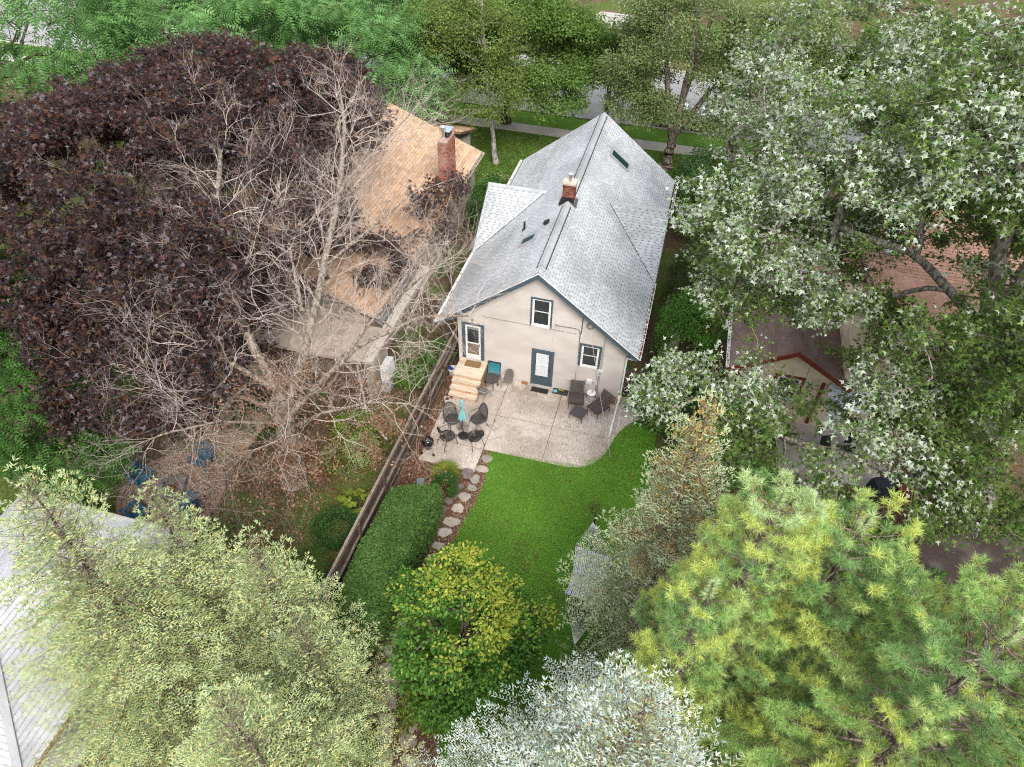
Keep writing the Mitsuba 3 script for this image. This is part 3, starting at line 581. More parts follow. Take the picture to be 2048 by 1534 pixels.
def wire_chair(pos, yaw, label):
    t_ = thing('wire_chair', label, 'chair', 'black wire chairs round the parasol')
    def P_(key, m, *a): put(t_ + key, m.move(pos, yaw, k=1.22), *a)
    # seat pan and tall rounded back, facing -y
    a = np.linspace(0, 2 * PI, 25); S0 = np.c_[.27 * np.cos(a), .26 * np.sin(a), .42 + .015 * np.cos(2 * a)]
    P_('__seat_rim', M().tube(S0, .016, 6, BLK), 'paint', True)
    hoop = np.array([(.27 * math.cos(b), .20 + .20 * (.05 + .62 * math.sin(b)) , .46 + .56 * math.sin(b) ** .8) for b in np.linspace(.02, PI - .02, 21)])
    P_('__back_hoop', M().tube(np.vstack([[(.25, -.02, .42)], hoop, [(-.25, -.02, .42)]]), .018, 6, BLK), 'paint', True)
    m = M()
    for x in np.linspace(-.25, .25, 22):
        h = math.sqrt(max(.265 ** 2 - x * x, 0)); m.bar((x, -h, .42), (x, h, .415), .0075, .0075, BLK)
        m.bar((-h, x, .419), (h, x, .419), .0075, .0075, BLK)
    P_('__seat_mesh', m, 'paint'); m = M()
    for x in np.linspace(-.24, .24, 21):
        sb = math.sqrt(max(1 - (x / .27) ** 2, 0)); P = [(x, .18, .43), (x, .20 + .2 * (.05 + .62 * sb) * .55, .46 + .56 * sb ** .8 * .5), (x, .20 + .20 * (.05 + .62 * sb), .46 + .56 * sb ** .8)]
        m.tube(P, .005, 3, BLK, cap=False)
    for z in np.linspace(.47, .98, 17):
        sb = ((z - .46) / .56) ** 1.25; h = .27 * math.sqrt(max(1 - min(sb, 1) ** 2, 0)); y = .18 + .15 * (z - .43) / .56; m.bar((-h, y + .005, z), (h, y + .005, z), .0075, .0075, BLK)
    P_('__back_mesh', m, 'paint')
    for s_ in (-1, 1):
        P_('__arm', M().tube([(s_ * .25, .21, .68), (s_ * .30, .0, .66), (s_ * .29, -.2, .62), (s_ * .26, -.22, .43)], .012, 6, BLK), 'paint', True)
        P_('__leg', M().tube([(s_ * .2, -.2, .42), (s_ * .24, -.27, .02), (s_ * .24, -.29, 0)], .012, 6, BLK), 'paint', True)
        P_('__leg', M().tube([(s_ * .2, .16, .42), (s_ * .25, .32, .0)], .012, 6, BLK), 'paint', True)
wire_chair((.88, -3.72, 0), .80, 'black wire chair nearest the mulch bed, back towards the steps')
wire_chair((1.98, -3.40, 0), -.70, 'black wire chair nearest the timber steps, back towards the house')
wire_chair((.98, -4.72, 0), 2.45, 'black wire chair nearest the kettle grill, back towards the lawn')
wire_chair((2.12, -4.42, 0), -2.35, 'black wire chair nearest the stepping stones, back towards the lawn')

# kettle grill
t_ = thing('kettle_grill', 'black kettle grill on the patio corner by the mulch bed', 'grill'); G = A(.33, -5.46, 0)
put(t_ + '__bowl', M().lathe([(0, .46), (.12, .48), (.21, .55), (.255, .66), (.26, .70)], G, 28, (.012, .012, .013)), 'gloss', True)
put(t_ + '__lid', M().lathe([(.265, .70), (.262, .74), (.22, .85), (.13, .91), (.03, .93), (0, .93)], G, 28, (.012, .012, .013)), 'gloss', True)
put(t_ + '__handle', M().tube([(.25, -5.46, .93), (.27, -5.46, .985), (.39, -5.46, .985), (.41, -5.46, .93)], .014, 8, (.02, .02, .02)), 'gloss', True)
put(t_ + '__lid_vent', M().lathe([(0, .0), (.04, 0), (.04, .012), (0, .015)], (.33, -5.55, .905), 14, (.6, .6, .6)), 'metal', 35)
for a in (-2.6, -.45, 1.6):
    put(t_ + '__leg', M().tube([(G[0] + .2 * math.cos(a), G[1] + .2 * math.sin(a), .58), (G[0] + .30 * math.cos(a), G[1] + .30 * math.sin(a), .05)], .014, 8, (.55, .55, .55)), 'metal')
    put(t_ + '__foot', M().lathe([(0, -.03), (.06, -.03), (.06, .03), (0, .03)], (0, 0, 0), 16, (.02, .02, .02)).move((G[0] + .31 * math.cos(a), G[1] + .31 * math.sin(a), .06), R=rotz(a) @ rotx(PI / 2)), 'paint', 35)
put(t_ + '__ash_catcher', M().lathe([(0, .30), (.13, .31), (.14, .33), (0, .335)], G, 18, (.5, .5, .5)), 'metal', 35)

# pots, buckets and tubs
def pot(name, c, r0, r1, h, col, label, cat, mat='rough', fill=(.06, .04, .03)):
    t_ = thing(name, label, cat); put(t_ + '__body', M().lathe([(0, 0), (r0, 0), (r1, h * .85), (r1 * 1.08, h * .86), (r1 * 1.08, h), (r1 * .95, h), (r1 * .93, h * .85), (0, h * .8)], c, 24, col), mat, 35)
    if fill is not None: put(t_ + '__soil', M().lathe([(0, h * .88), (r1 * .93, h * .87)], c, 18, fill), 'mulch')
    return t_
b = pot('bucket', (.14, -2.35, 0), .10, .13, .30, (.74, .73, .72), 'white plastic bucket at the foot of the timber steps', 'bucket', 'paint', (.45, .45, .45))
put(b + '__handle', M().tube([(.01, -2.35, .29), (.05, -2.5, .22), (.2, -2.5, .2), (.27, -2.35, .29)], .006, 5, (.4, .4, .4)), 'metal', True)
tb = thing('tub', 'white tub of blue tools against the fence beside the landing', 'tub'); c = (-.2, -.42, 0)
put(tb + '__body', M().lathe([(0, 0), (.18, 0), (.225, .36), (.24, .36), (.24, .38), (.21, .38), (.2, .25), (0, .24)], c, 24, (.72, .72, .74)), 'paint', 35)
m = M(); rg = np.random.default_rng(5)
for k in range(7):
    a = rg.uniform(0, 6.28); m.tube([(c[0] + .1 * math.cos(a), c[1] + .1 * math.sin(a), .27), (c[0] + .19 * math.cos(a + 1), c[1] + .19 * math.sin(a + 1), .38 + rg.uniform(.02, .12))], rg.uniform(.03, .05), 8, (.02, .035, .25) if k % 3 else (.75, .75, .75))
put(tb + '__tool', m, 'paint')
pot('flower_pot', (-.22, -.98, 0), .10, .15, .27, (.34, .14, .075), 'terracotta pot between the teal sack and the tub', 'pot')
pot('flower_pot', (.24, -2.0, 0), .05, .08, .13, (.34, .15, .08), 'small terracotta pot tucked beside the lowest step', 'pot')
m = M(); P = np.random.default_rng(9)
V = _BS * A(.17, .13, .24) + _BD * .07; V = V + .02 * P.standard_normal(V.shape)
put('garden_sack', M().add(V, _BF, (.045, .17, .18)).move((-.56, -1.1, .25), .5), 'paint', 40, label='teal sack standing by the fence next to the terracotta pot', cat='sack')
# brick, tray, lounge chairs
put('loose_brick', M().box((-.14, -.06, 0), (.14, .06, .1), (.36, .16, .08), .012).move((3.33, -.09, .003), -.1), 'rough', label='orange brick lying by the wall left of the blue door', cat='brick')
t_ = thing('boot_tray', 'black tray with a blue disc on the patio right of the blue door', 'tray')
m = M().box((4.78, -.35, .003), (5.48, -.04, .02), (.03, .03, .032), .006)
for a, b_ in (((4.78, -.35), (5.48, -.35)), ((4.78, -.04), (5.48, -.04)), ((4.78, -.35), (4.78, -.04)), ((5.48, -.35), (5.48, -.04))): m.bar((*a, .03), (*b_, .03), .025, .05, (.03, .03, .032))
put(t_ + '__tray', m, 'gloss'); put(t_ + '__disc', M().lathe([(0, .02), (.1, .02), (.1, .05), (.085, .055), (0, .05)], (4.88, -.2, 0), 22, (.16, .45, .55)), 'paint', 35)
put(t_ + '__yellow_tool', M().bar((5.02, -.1, .06), (5.3, -.12, .06), .03, .03, (.55, .42, .06), bev=.01), 'paint')
def slats(m, x0, x1, y0, y1, z, n, col, th=.022):
    w = (y1 - y0) / n
    for i in range(n): m.box((x0, y0 + i * w + .004, z - th), (x1, y0 + (i + 1) * w - .004, z + .002 * (i % 2)), jit(col, .14), .004)
def lounge(pos, yaw, label):
    t_ = thing('lounge_chair', label, 'chair', 'dark woven lounge chairs by the wall')
    def P_(key, m, *a): put(t_ + key, m.move(pos, yaw), *a)
    m = M(); slats(m, -.33, .33, -.42, .32, .38, 9, WICK); P_('__seat', m, 'paint')
    m = M()
    for x in np.linspace(-.31, .31, 13): m.bar((x, .30, .42), (x, .56, .90), .036, .014, jit(WICK, .15), up=(0, 1, .4))
    for k in np.linspace(.08, 1, 9): m.bar((-.33, .30 + .26 * k, .42 + .48 * k), (.33, .30 + .26 * k, .42 + .48 * k), .018, .03, jit(WICK, .15), up=(0, -.5, 1))
    P_('__backrest', m, 'paint')
    m = M(); m.bar((-.345, -.43, .36), (-.345, .34, .36), .03, .05, WICK * .6); m.bar((.345, -.43, .36), (.345, .34, .36), .03, .05, WICK * .6); m.bar((-.345, -.43, .36), (.345, -.43, .36), .03, .05, WICK * .6)
    P_('__frame', m, 'paint')
    for x in (-.335, .335):
        for y0, y1 in ((-.41, -.43), (.33, .4)): P_('__leg', M().tube([(x, y0, .36), (x * 1.02, y1, 0)], .014, 7, BLK), 'paint')
lounge((5.98, -.66, 0), .14, 'dark woven lounge chair with its back to the wall, left of the white table')
lounge((7.12, -.92, 0), -.62, 'dark woven lounge chair turned sideways, right of the white table')
t_ = thing('footstool', 'low dark slatted footstool standing alone in front of the lounge chairs', 'footstool')
m = M(); slats(m, -.34, .34, -.33, .33, .34, 9, (.085, .07, .075)); put(t_ + '__top', m.move((6.27, -1.53, 0), -.28), 'paint')
for x in (-.31, .31):
    for y in (-.3, .3): put(t_ + '__leg', M().tube([(x, y, .33), (x * 1.04, y * 1.04, 0)], .014, 7, BLK).move((6.27, -1.53, 0), -.28), 'paint')
t_ = thing('side_table', 'round white wire side table between the lounge chairs', 'table'); c = (6.62, -.33, 0)
put(t_ + '__tabletop', M().lathe([(0, .50), (.21, .50), (.22, .515), (.21, .53), (.06, .53), (.05, .525), (0, .525)], c, 26, (.78, .77, .75)), 'paint', 35); m = M()
for k in range(20):
    a, b_ = k / 20 * 2 * PI, k / 20 * 2 * PI + .9
    m.tube([(c[0] + .19 * math.cos(a), c[1] + .19 * math.sin(a), .5), (c[0] + .09 * math.cos((a + b_) / 2), c[1] + .09 * math.sin((a + b_) / 2), .26), (c[0] + .23 * math.cos(b_), c[1] + .23 * math.sin(b_), .01)], .006, 4, (.75, .74, .72))
m.lathe([(.225, 0), (.24, .008), (.225, .016), (.21, .008), (.225, 0)], c, 26, (.75, .74, .72)); put(t_ + '__wire_base', m, 'paint')
put('glass_jar', M().lathe([(0, 0), (.04, 0), (.045, .09), (.035, .1), (.03, .1), (.035, .02), (0, .015)], (6.66, -.30, .532), 14, (.45, .45, .36)), 'gloss', 35, label='small glass jar standing on the white wire table', cat='jar')
t_ = thing('planter_box', 'low reddish timber box against the wall by the right corner', 'box'); m = M()
for k in range(4): put(t_ + '__board', M().box((7.45, -.30 + k * .075, .0), (7.78, -.23 + k * .075, .30 - .02 * k), jit((.26, .13, .08), .2), .006), 'timber')
t_ = thing('wire_rack', 'low pale wire rack standing along the wall behind the white table', 'rack'); m = M()
for z in (.12, .34): 
    for y in (-.05, -.2): m.bar((5.95, y, z), (6.85, y, z), .012, .012, (.42, .40, .36))
    for x in np.linspace(5.95, 6.85, 13): m.bar((x, -.05, z), (x, -.2, z), .008, .008, (.42, .40, .36))
for x in (5.95, 6.85):
    for y in (-.05, -.2): m.bar((x, y, 0), (x, y, .36), .014, .014, (.42, .40, .36), up=(0, 1, 0))
put(t_ + '__frame', m, 'paint')
# ---------------------------------------------------------------- fences
def plank_fence(name, p, q, h, label, col, side, pitch=.145, post=2.4, rails=(.35, 1.0, 1.62), seed=0, lean=0.0, group=None, th=.02, mat='timber'):
    rg = np.random.default_rng(seed); f_ = thing(name, label, 'fence', group); p, q = A(*p, 0), A(*q, 0); L = np.linalg.norm(q - p); d = (q - p) / L; o = unit(A(*side, 0)); yaw = math.atan2(d[1], d[0])
    n = int(L / pitch)
    for k in range(n):
        c = p + d * (k + .5) * pitch; hh = h + rg.uniform(-.02, .02)
        m = M().box((-pitch / 2 + .003, -th / 2, .03), (pitch / 2 - .003, th / 2, hh), jit(col, .28, rg), .003).move(c, yaw)
        put(f_ + '__plank', m, mat)
    for z in rails: put(f_ + '__rail', M().bar(p + o * .045 + A(0, 0, z), q + o * .045 + A(0, 0, z), .05, .09, jit(A(*col) * 1.25, .1, rg), bev=.005), mat)
    for s_ in np.arange(0, L + .1, post): put(f_ + '__post', M().box((-.05, -.05, 0), (.05, .05, h + .03), jit(A(*col) * 1.1, .15, rg), .008).move(p + d * min(s_, L) + o * .09, yaw), mat)
    return f_
f_ = plank_fence('wooden_fence', (-.42, 3.6), (-.55, -15.6), 1.72, 'long weathered brown board fence between the hedge and the left yard', (.115, .085, .068), (1, 0), seed=1)
put(f_ + '__cap_rail', M().bar((-.42, 3.6, 1.755), (-.55, -15.6, 1.755), .10, .035, (.27, .22, .18), bev=.005), 'timber')
put(f_ + '__cap_rail', M().bar((-.37, 3.6, 1.0), (-.48, -15.6, 1.0), .09, .09, (.25, .20, .165), bev=.005), 'timber')
plank_fence('wooden_fence', (8.05, .52), (9.35, .44), 1.62, 'short brown board gate panel between the back corner and the dark yew', (.13, .095, .075), (0, -1), seed=2, rails=(.3, .85, 1.45), post=.65)
plank_fence('wooden_fence', (-25.6, 46.3), (-19.6, 45.9), 1.9, 'reddish timber fence across the street at the top edge', (.30, .165, .10), (0, -1), seed=3, pitch=.2, rails=(.5, 1.3, 1.85), post=2.2)

# ---------------------------------------------------------------- stepping stones, border stones
def rock_outline(w, d, yaw, rg, n=7):
    a = np.sort(np.arange(n) / n * 2 * PI + rg.uniform(-.3, .3, n)); r = rg.uniform(.82, 1.12, n)
    P = np.c_[np.cos(a) * r * w / 2, np.sin(a) * r * d / 2]; c, s_ = math.cos(yaw), math.sin(yaw)
    return P @ np.array([[c, s_], [-s_, c]])
def flat_stone(m, P, z, rise, col, rg):
    n = len(P); c = P.mean(0); P2 = c + (P - c) * .96; P3 = c + (P - c) * .88; zt = z + rise + rg.uniform(-.006, .006, n)
    V = np.vstack([np.c_[P, np.full(n, z - .03)], np.c_[P, np.full(n, z + rise * .6)], np.c_[P2, zt - .006], np.c_[P3, zt], [[*c, z + rise]]]); k = np.arange(n); k1 = (k + 1) % n; F = []
    for a in (0, 1, 2): F += [np.stack([a * n + k, a * n + k1, (a + 1) * n + k1], 1), np.stack([a * n + k, (a + 1) * n + k1, (a + 1) * n + k], 1)]
    F.append(np.stack([3 * n + k, 3 * n + k1, k * 0 + 4 * n], 1)); return m.add(V, np.vstack(F), col)
rg = np.random.default_rng(12)
sp = thing('stepping_stone_path', 'line of pale flat stepping stones between the hedge and the lawn', 'path')
STONES = [(2.87, -5.10, .55, .5), (3.02, -5.2, .2, .2), (2.85, -5.72, .58, .42), (2.72, -6.3, .52, .55), (2.72, -6.8, .48, .38), (2.58, -7.3, .62, .55), (2.50, -7.95, .6, .5), (2.42, -8.65, .82, .5), (2.32, -9.2, .62, .48),
    (2.25, -9.85, .58, .42), (2.2, -10.5, .6, .5), (2.22, -11.25, .5, .5), (2.15, -11.95, .5, .42), (2.2, -12.65, .55, .45), (2.3, -13.25, .5, .5), (2.15, -13.75, .5, .4), (2.1, -14.35, .5, .45), (2.25, -14.95, .55, .45)]
for x, y, w, d in STONES:
    put(sp + '__stone', flat_stone(M(), rock_outline(w, d, rg.uniform(-.3, .3), rg) + A(x, y), -.015, .03, jit([.47, .40, .345], .14, rg), rg), 'rough')
for k in range(26):                                                 # flagstones where the path widens behind the shrub
    y = -15.4 - .55 * (k // 2); x = 2.3 + (k % 2) * .75 + .36 * max(0, (-15.0 - y)) + rg.uniform(-.08, .08)
    put(sp + '__stone', flat_stone(M(), rock_outline(.72, .55, rg.uniform(-.5, .5), rg) + A(x, y + rg.uniform(-.08, .08)), -.015, .03, jit([.36, .29, .25], .16, rg), rg), 'rough')
def boulder(m, c, r, col, rg, flat=.7):
    s_ = trimesh.creation.icosphere(subdivisions=1, radius=1.0); v = s_.vertices * (1 + .18 * rg.standard_normal((len(s_.vertices), 1))) * A(r * rg.uniform(.85, 1.25), r * rg.uniform(.8, 1.1), r * flat)
    return m.add(v @ rotz(rg.uniform(0, 6)).T + A(*c), s_.faces, col)
for x, y, r in ((2.35, -6.2, .26), (2.2, -6.9, .2), (2.12, -7.35, .19), (2.0, -7.75, .22), (1.85, -8.2, .2), (1.78, -8.65, .21), (1.68, -9.1, .23), (1.58, -9.55, .2), (2.42, -6.05, .16)):
    put('border_stone', boulder(M(), (x, y, .05), r, jit([.20, .15, .14], .25, rg), rg), 'rough', label='rough dark stone edging the mulch bed along the stepping stones', cat='stone', group='border stones by the stepping stones')
def litter(key, polyg, n, size, cols, z, seed, mat='matt', flat=.4, **kw):
    rg = np.random.default_rng(seed); x0, y0, x1, y1 = polyg.bounds; m = M(); P = []
    while len(P) < n:
        q = np.c_[rg.uniform(x0, x1, n), rg.uniform(y0, y1, n)]; q = q[shapely.contains_xy(polyg, q[:, 0], q[:, 1])]; P += list(q)
    P = np.array(P[:n]); s_ = rg.uniform(*size, n); a = rg.uniform(0, 2 * PI, n)
    base = A([-1, -.6, 0], [1, -.6, 0], [1, .6, 0], [-1, .6, 0]).reshape(4, 3); t1, t2 = rg.normal(0, flat, n), rg.normal(0, flat, n)
    V = np.empty((n, 4, 3)); bx = base[None] * s_[:, None, None]
    V[..., 2] = z + .01 + s_[:, None] * .5 + bx[..., 0] * t1[:, None] + bx[..., 1] * t2[:, None]
    c, sn = np.cos(a)[:, None], np.sin(a)[:, None]; V[..., 0] = P[:, :1] + c * bx[..., 0] - sn * bx[..., 1]; V[..., 1] = P[:, 1:] + sn * bx[..., 0] + c * bx[..., 1]
    F = (np.arange(n)[:, None, None] * 4 + np.array([[0, 1, 2], [0, 2, 3]])).reshape(-1, 3)
    C = np.asarray(cols)[rg.integers(0, len(cols), n)] * rg.uniform(.6, 1.3, (n, 1)); m.add(V.reshape(-1, 3), F, np.repeat(np.clip(C, 0, 1), 4, 0))
    return put(key, m, mat, kind='stuff', **kw)
litter('path_gravel', sg.Polygon(PATH_R[::-1] + [(2.6, -4.66)] + PATH_L), 11000, (.012, .028), [[.30, .19, .12], [.22, .13, .085], [.42, .31, .23], [.14, .09, .065]], -.02, 1)
litter('mulch_chips', sg.Polygon([(-.35, .2), (.03, .2), (.03, -5.97), (2.5, -5.97), (1.9, -9.6), (-.35, -9.6)]), 9000, (.014, .035), [[.14, .065, .04], [.09, .045, .03], [.22, .12, .08], [.34, .2, .14]], -.024, 2)

# ---------------------------------------------------------------- hammock
Hk = thing('hammock', 'striped grey and white hammock hanging over the lawn under the spruce', 'hammock')
TOP, BL, BR = A(8.02, -7.85, 1.05), A(7.57, -10.9, .62), A(9.0, -11.1, .62)
TL, TR = A(7.55, -8.85, .75), A(9.02, -9.0, .72); END = A(8.3, -13.0, 1.2)
nu, nv = 41, 16; rows = []
for j in range(nv):
    t = j / (nv - 1); a, b = TL * (1 - t) + BL * t, TR * (1 - t) + BR * t
    u = np.linspace(0, 1, nu)[:, None]; P = a * (1 - u) + b * u; P[:, 2] -= .30 * math.sin(PI * t) + .12 * np.sin(PI * u[:, 0]) * math.sin(PI * t); P[:, 0] += .10 * math.sin(PI * t) * (1 - 2 * u[:, 0]); rows.append(P)
G_ = np.array(rows); m = M()
STR = [[.62, .63, .66], [.16, .19, .27], [.66, .67, .69], [.34, .38, .46], [.7, .7, .7], [.10, .12, .18], [.6, .62, .66], [.28, .33, .42]]
for i in range(nu - 1):
    V = G_[:, i:i + 2].reshape(-1, 3); k = np.arange(nv - 1); m.add(V, np.stack([2 * k, 2 * k + 1, 2 * k + 3, 2 * k + 2], 1), STR[i % 8])
put(Hk + '__fabric', m, 'matt', True)
for a, b in ((TL, TR), (BL, BR)): put(Hk + '__spreader_bar', M().tube([a + (a - b) * .02, b + (b - a) * .02], .022, 8, (.20, .13, .09)), 'paint')
for hub, a, b in ((TOP, TL, TR), (END, BL, BR)):
    for k in range(17): put(Hk + '__cord', M().tube([hub, a * (1 - k / 16) + b * k / 16], .005, 4, (.62, .60, .56)), 'paint')
put(Hk + '__hanging_rope', M().tube([TOP, TOP + A(.02, .25, .12)], .012, 6, (.06, .06, .06)), 'paint'); put(Hk + '__hanging_rope', M().tube([END, END + A(.3, -.6, .8), (10.1, -12.3, 2.6)], .012, 6, (.5, .5, .48)), 'paint')
t_ = thing('hammock_stand', 'dark steel post and bar carrying the hammock', 'stand')
put(t_ + '__post', M().tube([TOP + A(.02, .25, .12), TOP + A(.03, .55, -.5), TOP + A(.03, .6, -1.06)], .03, 8, (.04, .04, .045)), 'paint', True); put(t_ + '__bar', M().tube([TOP + A(.03, .6, -1.02), (8.3, -9.6, .03), (8.35, -13.2, .03)], .03, 8, (.04, .04, .045)), 'paint', True)

# ---------------------------------------------------------------- fire pit circle and blue garden chairs
FC = A(-9.15, -10.45)
sheet('gravel_circle', sg.Point(*FC).buffer(2.0, 24), -.014, 'mulch')
litter('gravel', sg.Point(*FC).buffer(1.95), 15000, (.014, .032), [[.27, .19, .145], [.35, .26, .21], [.2, .135, .10], [.45, .36, .3]], -.014, 4)
rg = np.random.default_rng(21)
for k in range(34):
    a = k / 34 * 2 * PI; put('gravel_circle__edging_stone', M().box((-.18, -.09, -.05), (.18, .09, .06), jit([.30, .19, .155], .2, rg), .02).move((FC[0] + 2.05 * math.cos(a), FC[1] + 2.05 * math.sin(a), 0), a + PI / 2), 'rough')
fp = thing('fire_pit', 'square grey stone fire pit in the middle of the gravel circle', 'fire pit')
for r in range(2):
    for s_ in range(4):
        for k in range(3):
            put(fp + '__block', M().box((-.155, -.11, 0), (.155, .11, .145), jit([.15, .135, .13], .2, rg), .015).move((0, 0, 0)).move((-.38 + .33 * k + (.09 if r else -.02), -.44, .15 * r)).move((FC[0] - .05, FC[1] + .1, 0), s_ * PI / 2 + .35), 'rough')
put(fp + '__ash', M().prism(sg.box(-.33, -.33, .33, .33), 0, .04, (.09, .06, .045)).move((FC[0] - .05, FC[1] + .1, 0), .35), 'mulch'); m = M()
for k in range(14):
    a = rg.uniform(0, 6.28); m.tube([(FC[0] - .05 + .25 * math.cos(a), FC[1] + .1 + .25 * math.sin(a), .08), (FC[0] - .05 - .22 * math.cos(a + .6), FC[1] + .1 - .22 * math.sin(a + .6), rg.uniform(.08, .2))], .02, 5, jit([.16, .08, .05], .4, rg))
put(fp + '__firewood', m, 'timber')
CB = A(.028, .105, .175)
def adirondack(pos, yaw, label):
    t_ = thing('garden_chair', label, 'chair', 'blue slatted garden chairs round the fire pit')
    def P_(key, m): put(t_ + key, m.move(pos, yaw), 'paint')
    for k in range(6):                                             # seat slopes down to the back; the chair faces -y
        y = -.30 + k * .098; z = .36 - .13 * (y + .3) / .5; P_('__seat_slat', M().box((-.29, y - .044, z - .012), (.29, y + .044, z + .012), jit(CB, .12), .005))
    for k in range(7):
        x = -.255 + k * .085; hh = .98 - .10 * abs(k - 3) / 3 * abs(k - 3) / 2; P_('__back_slat', M().bar((x, .18, .22), (x * 1.18, .18 + .34 * (hh - .22) / .76, hh), .074, .02, jit(CB, .12), up=(0, 1, .3), bev=.005))
    P_('__back_rail', M().bar((-.34, .335, .58), (.34, .335, .58), .04, .08, CB, bev=.004))
    for s_ in (-1, 1):
        P_('__arm', M().box((s_ * .37 - .065, -.36, .55), (s_ * .37 + .065, .42, .575), jit(CB, .1), .006)); P_('__leg', M().box((s_ * .335 - .015, -.34, 0), (s_ * .335 + .015, -.24, .55), CB, .004))
        P_('__leg', M().bar((s_ * .30, -.36, .31), (s_ * .30, .62, .03), .03, .12, CB, bev=.004)); P_('__arm_support', M().bar((s_ * .335, .36, .05), (s_ * .345, .36, .55), .03, .05, CB, up=(0, 1, 0)))
adirondack((-10.65, -10.25, 0), 1.25, 'blue slatted garden chair left of the fire pit, the one lit from above')
adirondack((-8.75, -8.75, 0), -.15, 'blue slatted garden chair beside the deck, behind the fire pit')
adirondack((-7.95, -10.95, 0), -1.9, 'blue slatted garden chair on the right of the fire pit, seen from behind')
adirondack((-9.65, -11.85, 0), 2.85, 'blue slatted garden chair half hidden by the narrow spruce tip')
# deck with lattice skirt, half hidden by the maples
dk = thing('deck', 'weathered timber deck with a diamond lattice skirt behind the fire pit', 'deck')
for k in range(14): put(dk + '__board', M().box((-9.3 + .01, -7.9 + k * .145, .82), (-6.9, -7.9 + k * .145 + .138, .85), jit([.42, .31, .22], .15, rg), .004), 'timber')
for k in range(14): put(dk + '__step_board', M().box((-9.1, -7.9 + k * .145, .42), (-9.0, -7.85 + k * .145, .45), jit([.4, .3, .22], .1, rg), .004), 'timber') if k < 1 else None
L_ = M()
def lattice(p, q, z0, z1, n):
    p, q = A(*p, 0), A(*q, 0)
    for k in range(-int(n * .35), n):
        for s_ in (0, 1):
            t0, t1 = k / n, k / n + (z1 - z0) / np.linalg.norm(q - p); c0, c1 = max(t0, 0), min(t1, 1)
            if c1 <= c0: continue
            za, zb = z0 + (c0 - t0) / (t1 - t0) * (z1 - z0), z0 + (c1 - t0) / (t1 - t0) * (z1 - z0)
            if s_: za, zb = z0 + z1 - za, z0 + z1 - zb
            L_.bar(p + (q - p) * c0 + A(0, -.008 * s_, za), p + (q - p) * c1 + A(0, -.008 * s_, zb), .008, .032, jit([.36, .26, .185], .2, rg), up=(0, 0, 1))
lattice((-9.3, -7.95), (-6.9, -7.95), .05, .80, 26); put(dk + '__lattice', L_, 'paint')
put(dk + '__frame', M().bar((-9.3, -7.93, .78), (-6.9, -7.93, .78), .04, .09, (.40, .29, .2)).bar((-6.88, -7.9, .78), (-6.88, -5.9, .78), .04, .09, (.40, .29, .2)), 'timber')
for x, y in ((-9.25, -7.85), (-6.95, -7.85), (-6.95, -6.0), (-9.25, -6.0)): put(dk + '__post', M().box((x - .05, y - .05, 0), (x + .05, y + .05, .8), (.3, .22, .16), .006), 'timber')

# ---------------------------------------------------------------- the house with the orange shingle roof
OR = A(.60, .39, .26); O = thing('house', 'low house with orange shingle roof left of the grey one', 'house'); CRM = A(.62, .52, .43)
def wall_box(key, lo, hi, col, mat='rough'): return put(key, M().box(lo, hi, col), mat)
wall_box(O + '__wall', (-15.5, -1.0, -.1), (-4.0, 15.6, 3.05), CRM * .85)
wall_box(O + '__wall', (-11.5, -3.3, -.1), (-3.3, -.95, 2.6), CRM)
XO, ZO, SO = -3.6, 3.28, .40; CO = math.hypot(1, SO); xr = -9.6
om = M(); P1 = (XO, 0, ZO); pol = sg.Polygon([(-1.1, 0), (16.0, 0), (16.0, (XO - xr) * CO), (-1.1, (XO - xr) * CO)])
slab(om, P1, (0, 1, 0), (-1, 0, SO), pol, .14, (.2, .12, .08)); shingles(O + '__roof', P1, (0, 1, 0), (-1, 0, SO), pol, expo=.17, tabs=(.22, .42), gap=(.02, .03), col=OR, under=(.30, .17, .10), var=.2, cg=.012, n_parts=180, mat='shingle', seed=31)
P2 = (2 * xr - XO, 0, ZO); slab(om, P2, (0, 1, 0), (1, 0, SO), sg.Polygon([(-1.1, 0), (16, 0), (16, (XO - xr) * CO), (-1.1, (XO - xr) * CO)]), .14, OR * .8)
pol = sg.Polygon([(-5.0, 0), (-5.0, 3.4), (-14.0, 3.4), (-14.0, 0)]); P3 = (0, 19.3, ZO - .1); slab(om, P3, (1, 0, 0), (0, -1, .36), pol, .14, (.2, .12, .08)); shingles(O + '__roof', P3, (1, 0, 0), (0, -1, .36), pol, expo=.17, tabs=(.22, .42), gap=(.02, .03), col=OR * .92, under=(.30, .17, .10), var=.2, n_parts=30, mat='shingle', seed=32)
wall_box(O + '__wall', (-13.6, 15.6, -.1), (-5.3, 18.9, 3.0), CRM * .85)
put(O + '__roof__deck', om, 'shingle'); m = M()
m.bar((-14.0, 19.36, ZO - .22), (-5.0, 19.36, ZO - .22), .1, .14, (.12, .11, .10)); m.bar((-5.9, 16.05, ZO + .9), (XO, 16.05, ZO - .08), .05, .12, (.13, .12, .11)); put(O + '__fascia', m, 'paint')
for x in np.arange(-13.8, -5.6, .3):
    put(O + '__roof__ridge_cap', M().bar((x, 16.03, ZO + 1.13), (x + .31, 16.03, ZO + 1.14), .3, .02, jit([.47, .25, .14], .14)), 'shingle')
gutter(O, (XO + .02, -.9, ZO - .05), (XO + .02, 16.0, ZO - .05), (1, 0, 0), (.50, .44, .38), .14, 46, 9)
c = chimney(O, -4.55, -4.03, 10.7, 12.1, 3.2, 6.2, (.36, .14, .095), (.55, .42, .36), bl=.22, bh=.085, jt=.018, seed=8, cap=(.42, .27, .23), n_parts=210)
